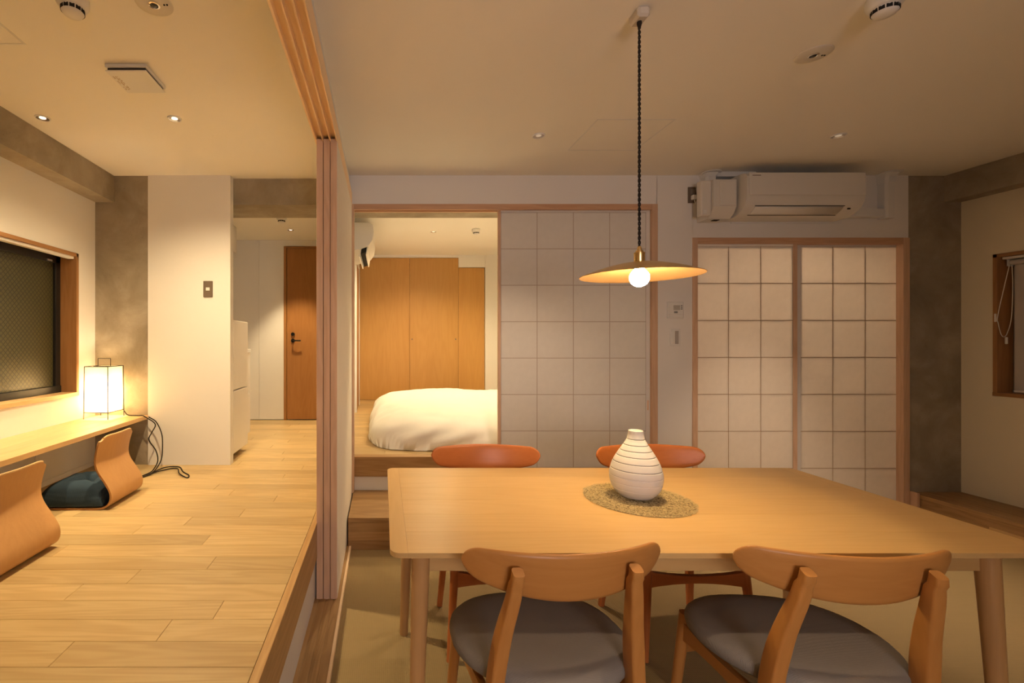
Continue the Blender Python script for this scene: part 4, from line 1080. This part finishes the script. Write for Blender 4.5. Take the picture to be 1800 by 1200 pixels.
# ------------------------------------------------------------------ dining chairs
def make_chair(mats, label, loc, rz):
    cX, cY, cZ = mats
    t = empty('dining_chair', loc, label, 'chair', 'dining chairs around the table', rz)
    # backrest: bowed board, flat top, crescent lower edge, round ends
    nU = 40; rings = []
    for i in range(nU + 1):
        u = math.sin(math.pi / 2 * (-1 + 2 * i / nU))
        a = abs(u)
        top = 0.764 - 0.002 * a ** 2
        bot = 0.640 + 0.052 * a ** 2.2
        if a > 0.84:
            e_ = math.sqrt(max(0.0, 1 - ((a - 0.84) / 0.16) ** 2)); mid = (top + bot) / 2 + 0.002 * e_
            top, bot = mid + (top - mid) * e_, mid + (bot - mid) * e_
        if top - bot < 0.004: top = bot = (top + bot) / 2; top += 0.002; bot -= 0.002
        yc = -0.205 + 0.072 * u * u
        xc = 0.254 * u
        th = 0.0095 * (1 - 0.5 * a ** 6)
        zc, hh = (top + bot) / 2, (top - bot) / 2
        slope = 0.144 * u / 0.25
        nl = math.hypot(1, slope); nx, ny = -slope / nl, 1 / nl      # inward normal
        ring = []
        for k_ in range(16):
            ang = 2 * math.pi * k_ / 16
            ca, sa = math.cos(ang), math.sin(ang)
            dn = math.copysign(abs(ca) ** 0.55, ca) * th
            dzv = math.copysign(abs(sa) ** 0.55, sa) * hh
            lean = -0.20 * ((zc + dzv) - 0.70)
            ring.append((xc + nx * dn, yc + ny * dn + lean, zc + dzv))
        rings.append(ring)
    mesh('backrest', *loft_vf(rings), cX, t, True, 60)
    # rear posts: foot, seat joint, lean to the back of the board
    for sx_ in (-1, 1):
        path = spline([(sx_ * 0.212, -0.185, 0.0), (sx_ * 0.196, -0.166, 0.20), (sx_ * 0.180, -0.158, 0.40), (sx_ * 0.165, -0.174, 0.54), (sx_ * 0.147, -0.206, 0.665), (sx_ * 0.142, -0.216, 0.728)], 5)
        rings = []; n_ = len(path)
        for i, p in enumerate(path):
            f_ = i / (n_ - 1)
            w = 0.026 + 0.016 * math.sin(math.pi * min(1, f_ * 1.15) ** 0.9) if f_ < 0.87 else 0.034
            w = 0.024 + 0.010 * min(1, f_ / 0.45) - 0.007 * max(0, (f_ - 0.55) / 0.45)
            dp = 0.025 + 0.022 * min(1, f_ / 0.45) - 0.024 * max(0, (f_ - 0.55) / 0.45)
            rings.append([(p.x + a, p.y + b - (0.006 if f_ > 0.9 else 0), p.z + (0.5 * b if i == n_ - 1 else 0)) for a, b in rrect(w, dp, 0.0065, 3)])
        mesh('leg', *loft_vf(rings), cZ, t, True, 50)
    for sx_ in (-1, 1):
        path = [(sx_ * (0.190 + 0.030 * q / 8), 0.168 + 0.035 * q / 8, 0.405 - 0.405 * q / 8) for q in range(9)]
        mesh('leg', *tube_vf(path, [0.0185 - 0.0065 * q / 8 for q in range(9)], 16), cZ, t, True, 50)
    # bow-tie rails under the seat
    def rail(a, b, z, th, big, small):
        a, b = Vector(a), Vector(b); d_ = (b - a); nrm = Vector((-d_.y, d_.x, 0)).normalized()
        rings = []
        for q in range(13):
            f_ = q / 12; p = a + d_ * f_
            hh = small + (big - small) * (2 * f_ - 1) ** 2
            rings.append([tuple(p + nrm * s1 * th / 2 + Vector((0, 0, z + s2 * hh / 2))) for s1, s2 in ((-1, -1), (1, -1), (1, 1), (-1, 1))])
        return loft_vf(rings)
    mesh('rail', *rail((-0.196, 0.177, 0), (0.196, 0.177, 0), 0.312, 0.020, 0.064, 0.028), cX, t, True, 30)
    mesh('rail', *rail((-0.178, -0.158, 0), (0.178, -0.158, 0), 0.355, 0.020, 0.055, 0.030), cX, t, True, 30)
    for sx_ in (-1, 1):
        mesh('rail', *rail((sx_ * 0.194, 0.174, 0), (sx_ * 0.182, -0.158, 0), 0.350, 0.020, 0.060, 0.034), cY, t, True, 30)
    # upholstered seat: wide round front, narrower rounded back
    nA = 56; lay = []
    def outline(sc, z, dome=False):
        r_ = []
        for j in range(nA):
            a = 2 * math.pi * j / nA
            ca, sa = math.cos(a), math.sin(a)
            e = 0.80
            px_ = math.copysign(abs(ca) ** e, ca); py_ = math.copysign(abs(sa) ** e, sa)
            wid = 0.245 - 0.045 * max(0, -py_) ** 1.4
            r_.append((px_ * wid * sc, 0.010 + py_ * 0.205 * sc, z))
        return r_
    for sc, z in ((0.80, 0.398), (0.93, 0.402), (0.985, 0.412), (1.0, 0.426), (0.99, 0.438), (0.95, 0.448), (0.86, 0.454), (0.70, 0.457), (0.45, 0.456), (0.2, 0.455), (0.03, 0.455)):
        lay.append(outline(sc, z))
    mesh('seat', *loft_vf(lay), M['seat'], t, True, 60)
    return t
beech = (M['chairX'], M['chairY'], M['chairZ'])
cherry = (M['cherryX'], M['cherryY'], M['cherryZ'])
make_chair(beech, 'brown wooden dining chair in the foreground, in front of the table left half', (0.437, 1.300, 0), R(4))
make_chair(beech, 'brown wooden dining chair in the foreground, in front of the table right half', (1.135, 1.285, 0), R(-3))
make_chair(cherry, 'reddish dining chair beyond the table, in front of the white bed', (0.480, 2.030, 0), R(180))
make_chair(cherry, 'reddish dining chair beyond the table, partly behind the striped vase', (1.252, 2.030, 0), R(180))

# ------------------------------------------------------------------ vase and mat
pm = empty('woven_mat', (0.908, 1.657, TZ), 'round loosely woven straw mat under the vase', 'place mat')
mesh('base', *lathe_vf([(0.176, 0.0003), (0.177, 0.001), (0.174, 0.0022), (0.10, 0.0022), (0.002, 0.0022)], 56), M['straw_dark'], pm, True)
fr1 = MB(); fr_r = random.Random(21)
for j in range(4200):
    rr = 0.181 * math.sqrt(fr_r.random()); a = fr_r.uniform(0, 2 * math.pi)
    cx_, cy_ = rr * math.cos(a), rr * math.sin(a); an = fr_r.uniform(0, math.pi); L = fr_r.uniform(0.004, 0.010); w = 0.0007
    dx, dy = math.cos(an) * L / 2, math.sin(an) * L / 2; ex, ey = -math.sin(an) * w, math.cos(an) * w; z = 0.0022 + fr_r.uniform(0, 0.0014)
    fr1.add([(cx_ - dx - ex, cy_ - dy - ey, z), (cx_ + dx - ex, cy_ + dy - ey, z), (cx_ + dx + ex, cy_ + dy + ey, z), (cx_ - dx + ex, cy_ - dy + ey, z),
             (cx_ - dx, cy_ - dy, z + 0.0012), (cx_ + dx, cy_ + dy, z + 0.0012)],
            [(0, 3, 2, 1), (0, 1, 5, 4), (3, 4, 5, 2), (0, 4, 3), (1, 2, 5)])
tag(fr1.build('fibre', M['straw'], pm), kind='stuff')

vs = empty('striped_vase', (0.908, 1.668, TZ + 0.005), 'white bottle-shaped stoneware vase with thin dark ring grooves', 'vase')
base_prof = spline([(0.036, 0, 0.0), (0.056, 0, 0.008), (0.078, 0, 0.035), (0.0865, 0, 0.070), (0.0845, 0, 0.098), (0.074, 0, 0.130), (0.058, 0, 0.160), (0.042, 0, 0.186), (0.031, 0, 0.205), (0.026, 0, 0.222), (0.0245, 0, 0.238)], 26)
grooves = [0.209, 0.189, 0.170, 0.151, 0.129, 0.104, 0.080, 0.058, 0.036]
prof = []
for p in base_prof:
    g = 0
    for zz in grooves: g = max(g, math.exp(-((p.z - zz) / 0.0011) ** 2))
    prof.append((p.x - 0.0016 * g, p.z))
prof += [(0.0225, 0.2395), (0.0205, 0.238), (0.020, 0.20), (0.020, 0.15)]
vo_ = mesh('body', *lathe_vf(prof, 56), M['stoneware'], vs, True, 80)
for zz in grooves[:6]:
    rr = None
    for a, b in zip(base_prof[:-1], base_prof[1:]):
        if a.z <= zz <= b.z: rr = a.x + (b.x - a.x) * (zz - a.z) / max(1e-6, b.z - a.z)
    ringp = [(rr - 0.0022, zz - 0.0011), (rr - 0.0006, zz - 0.0009), (rr - 0.0006, zz + 0.0009), (rr - 0.0022, zz + 0.0011)]
    mesh('groove_line', *loft_vf([[(q[0] * math.cos(2 * math.pi * j / 48), q[0] * math.sin(2 * math.pi * j / 48), q[1]) for j in range(48)] for q in ringp], closed=True), M.get('glaze') or M.setdefault('glaze', plain('grey_brown_glaze', (0.24, 0.21, 0.18), 0.6)), vs, True)

# ------------------------------------------------------------------ pendant lamp
pX, pY = 0.911, 1.650
pl = empty('pendant_lamp', (pX, pY, 1.487), 'brass pendant lamp with a wide shallow shade over the table', 'pendant lamp')
ZC = CEIL - 1.487
# ceiling plug
v, f = box_vf(-0.022, 0.022, -0.034, 0.034, ZC - 0.038, ZC - 0.0005, 0.008)
mesh('ceiling_plug', v, f, plain('beige_plastic', (0.60, 0.54, 0.46), 0.45), pl)
mesh('strain_relief', *lathe_vf([(0.008, ZC - 0.038), (0.0085, ZC - 0.044), (0.005, ZC - 0.058), (0.003, ZC - 0.060)], 16), M['cord'], pl, True)
cb = MB(); z0, z1 = 0.110, ZC - 0.055
turns = (z1 - z0) / 0.034; ns = int(turns * 9)
for ph in (0, math.pi):
    cb.add(*tube_vf([(0.0027 * math.cos(ph + 2 * math.pi * turns * i / ns), 0.0027 * math.sin(ph + 2 * math.pi * turns * i / ns), z0 + (z1 - z0) * i / ns) for i in range(ns + 1)], 0.0026, 6))
cb.build('twisted_cord', M['cord'], pl, smooth=True, angle=0)
mesh('lamp_holder', *lathe_vf([(0.015, 0.046), (0.0175, 0.052), (0.0175, 0.086), (0.0185, 0.0865), (0.0185, 0.089), (0.013, 0.090), (0.012, 0.096), (0.008, 0.098), (0.0075, 0.106), (0.004, 0.112), (0.002, 0.112)], 28), M['brass'], pl, True, 35)
outer = spline([(0.016, 0, 0.055), (0.060, 0, 0.050), (0.110, 0, 0.038), (0.155, 0, 0.024), (0.1975, 0, 0.008)], 6)
shade_out = [(p.x, p.z) for p in outer]
mesh('shade', *lathe_vf(shade_out + [(0.1985, 0.007)], 64, cap=False), M['brass'], pl, True, 80)
mesh('shade_lining', *lathe_vf([(p[0] + 0.0003, p[1] - 0.0022) for p in shade_out] + [(0.1985, 0.007)], 64, cap=False), M['brass_in'], pl, True, 80)
bulb_prof = [(0.001, -0.0325)] + [(0.0325 * math.sin(R(a)), -0.0325 * math.cos(R(a))) for a in range(15, 150, 15)] + [(0.0135, 0.034), (0.0125, 0.048)]
mesh('bulb', *lathe_vf(bulb_prof, 28), M['bulb'], pl, True, 80)
spot('pendant_glow', (0, 0, -0.036), W_PENDANT, (1.0, 0.76, 0.34), 92, 0.16, pl, 0.02)

# ------------------------------------------------------------------ bedroom: wardrobe, bed, air conditioner, side door
wd = empty('wardrobe', (0.55, YW, FB), 'wide honey-coloured wooden wardrobe with three tall doors', 'wardrobe')
def wdoor(x0, x1, z1): 
    return wpart('door', x0 + 0.0015, x1 - 0.0015, YW, YW + 0.022, FB + 0.004, z1, M['wardZ'], wd, 0.001)
wdoor(-0.335, 0.369, EYE + 1.178); d2 = wdoor(0.369, 1.059, EYE + 1.178); d3 = wdoor(1.059, 1.428, EYE + 1.040)
wpart('carcass', -0.333, 1.428, YW + 0.023, YW + 0.55, FB, EYE + 1.038, M['wardZ'], wd)
for px_ in (724.5, 801.0):
    cx_ = (px_ - 674) * YW / 815 - 0.55; cz_ = 0.827 + 4 * YW / 815
    mesh('finger_hole', *disc_y(0.010, -0.0008, 0.002, cx_, cz_, 16), M['bakelite'], wd, True)

bd = empty('bed', (0.95, 4.65, FB), 'low bed covered by a white puffy duvet in the bedroom', 'bed')
box('mattress', -0.90, 0.90, -0.95, 0.95, 0.02, 0.14, M['linen'], bd, 0.02)
nx_, ny_ = 70, 80; V = []; F = []
hx_, hy_ = 1.075, 1.165
for i in range(nx_ + 1):
    for j in range(ny_ + 1):
        u, v = -1 + 2 * i / nx_, -1 + 2 * j / ny_
        uu = math.copysign(1 - (1 - abs(u)) ** 1.6, u); vv = math.copysign(1 - (1 - abs(v)) ** 1.6, v)
        m = ((abs(uu) ** 7 + abs(vv) ** 7)) ** (1 / 7)
        x_, y_ = uu * hx_, vv * hy_
        if m > 1: x_, y_ = x_ / m, y_ / m; m = 1.0
        dome = (1 - m ** 5.5) ** 0.42 if m < 1 else 0.0
        wr1 = mnoise.noise(Vector((x_ * 3.1 + 5, y_ * 2.2, 0.3)))
        side = math.exp(-((y_ + hy_) / 0.22) ** 2)
        # diagonal folds on the hanging front, soft swells on top
        fold = mnoise.noise(Vector((x_ * 5.0 - dome * 2.6, dome * 1.7, 4.2)))
        zt = 0.285 * dome + 0.026 * wr1 * dome + 0.012 * mnoise.noise(Vector((x_ * 9, y_ * 9, 1.7))) * dome
        y_ += 0.042 * fold * side + 0.05 * side * (0.5 - dome) * 0.35
        x_ += 0.028 * mnoise.noise(Vector((y_ * 4.0, dome * 3, 8.8))) * (m ** 6)
        V.append((x_, y_, max(0.004, zt)))
for i in range(nx_):
    for j in range(ny_):
        a = i * (ny_ + 1) + j; F.append((a, a + ny_ + 1, a + ny_ + 2, a + 1))
mesh('duvet', V, F, M['linen'], bd, True, 0)

ab = empty('air_conditioner', (-0.336, 4.33, EYE + 0.82), 'white air conditioner high on the bedroom wall, seen end-on', 'air conditioner')
prof = [(0.0, 0.02), (0.0, 0.29), (0.20, 0.29), (0.238, 0.27), (0.246, 0.20), (0.234, 0.13), (0.196, 0.075), (0.12, 0.045)]
mesh('body', *prism_vf(prof, 'Y', 0.0, 0.79), M['ac_plastic'], ab, True, 30)
fl = [(0.095, 0.040), (0.175, 0.072), (0.172, 0.064), (0.110, -0.030), (0.100, -0.034)]
mesh('flap', *prism_vf([(0.180, 0.066), (0.190, 0.070), (0.178, -0.004), (0.170, -0.004)], 'Y', 0.03, 0.76), M['ac_plastic'], ab)
mesh('flap', *prism_vf([(0.120, 0.046), (0.130, 0.048), (0.116, -0.024), (0.106, -0.022)], 'Y', 0.03, 0.76), M['ac_plastic'], ab)
mesh('outlet', *prism_vf([(0.130, 0.046), (0.180, 0.065), (0.174, 0.018), (0.124, 0.002)], 'Y', 0.02, 0.77), M['dark'], ab)

sd = empty('door_8', (-0.334, 5.72, FB), 'narrow brown door edge on the bedroom side wall', 'door', kind='structure')
box('leaf', 0.0, 0.016, -0.30, 0.30, 0.004, 1.76, M['doorZ'], sd, 0.001)
for a_ in (-0.335, 0.303): box('casing', 0.0, 0.024, a_, a_ + 0.032, 0.0, 1.79, M['laminate'], sd, 0.001)
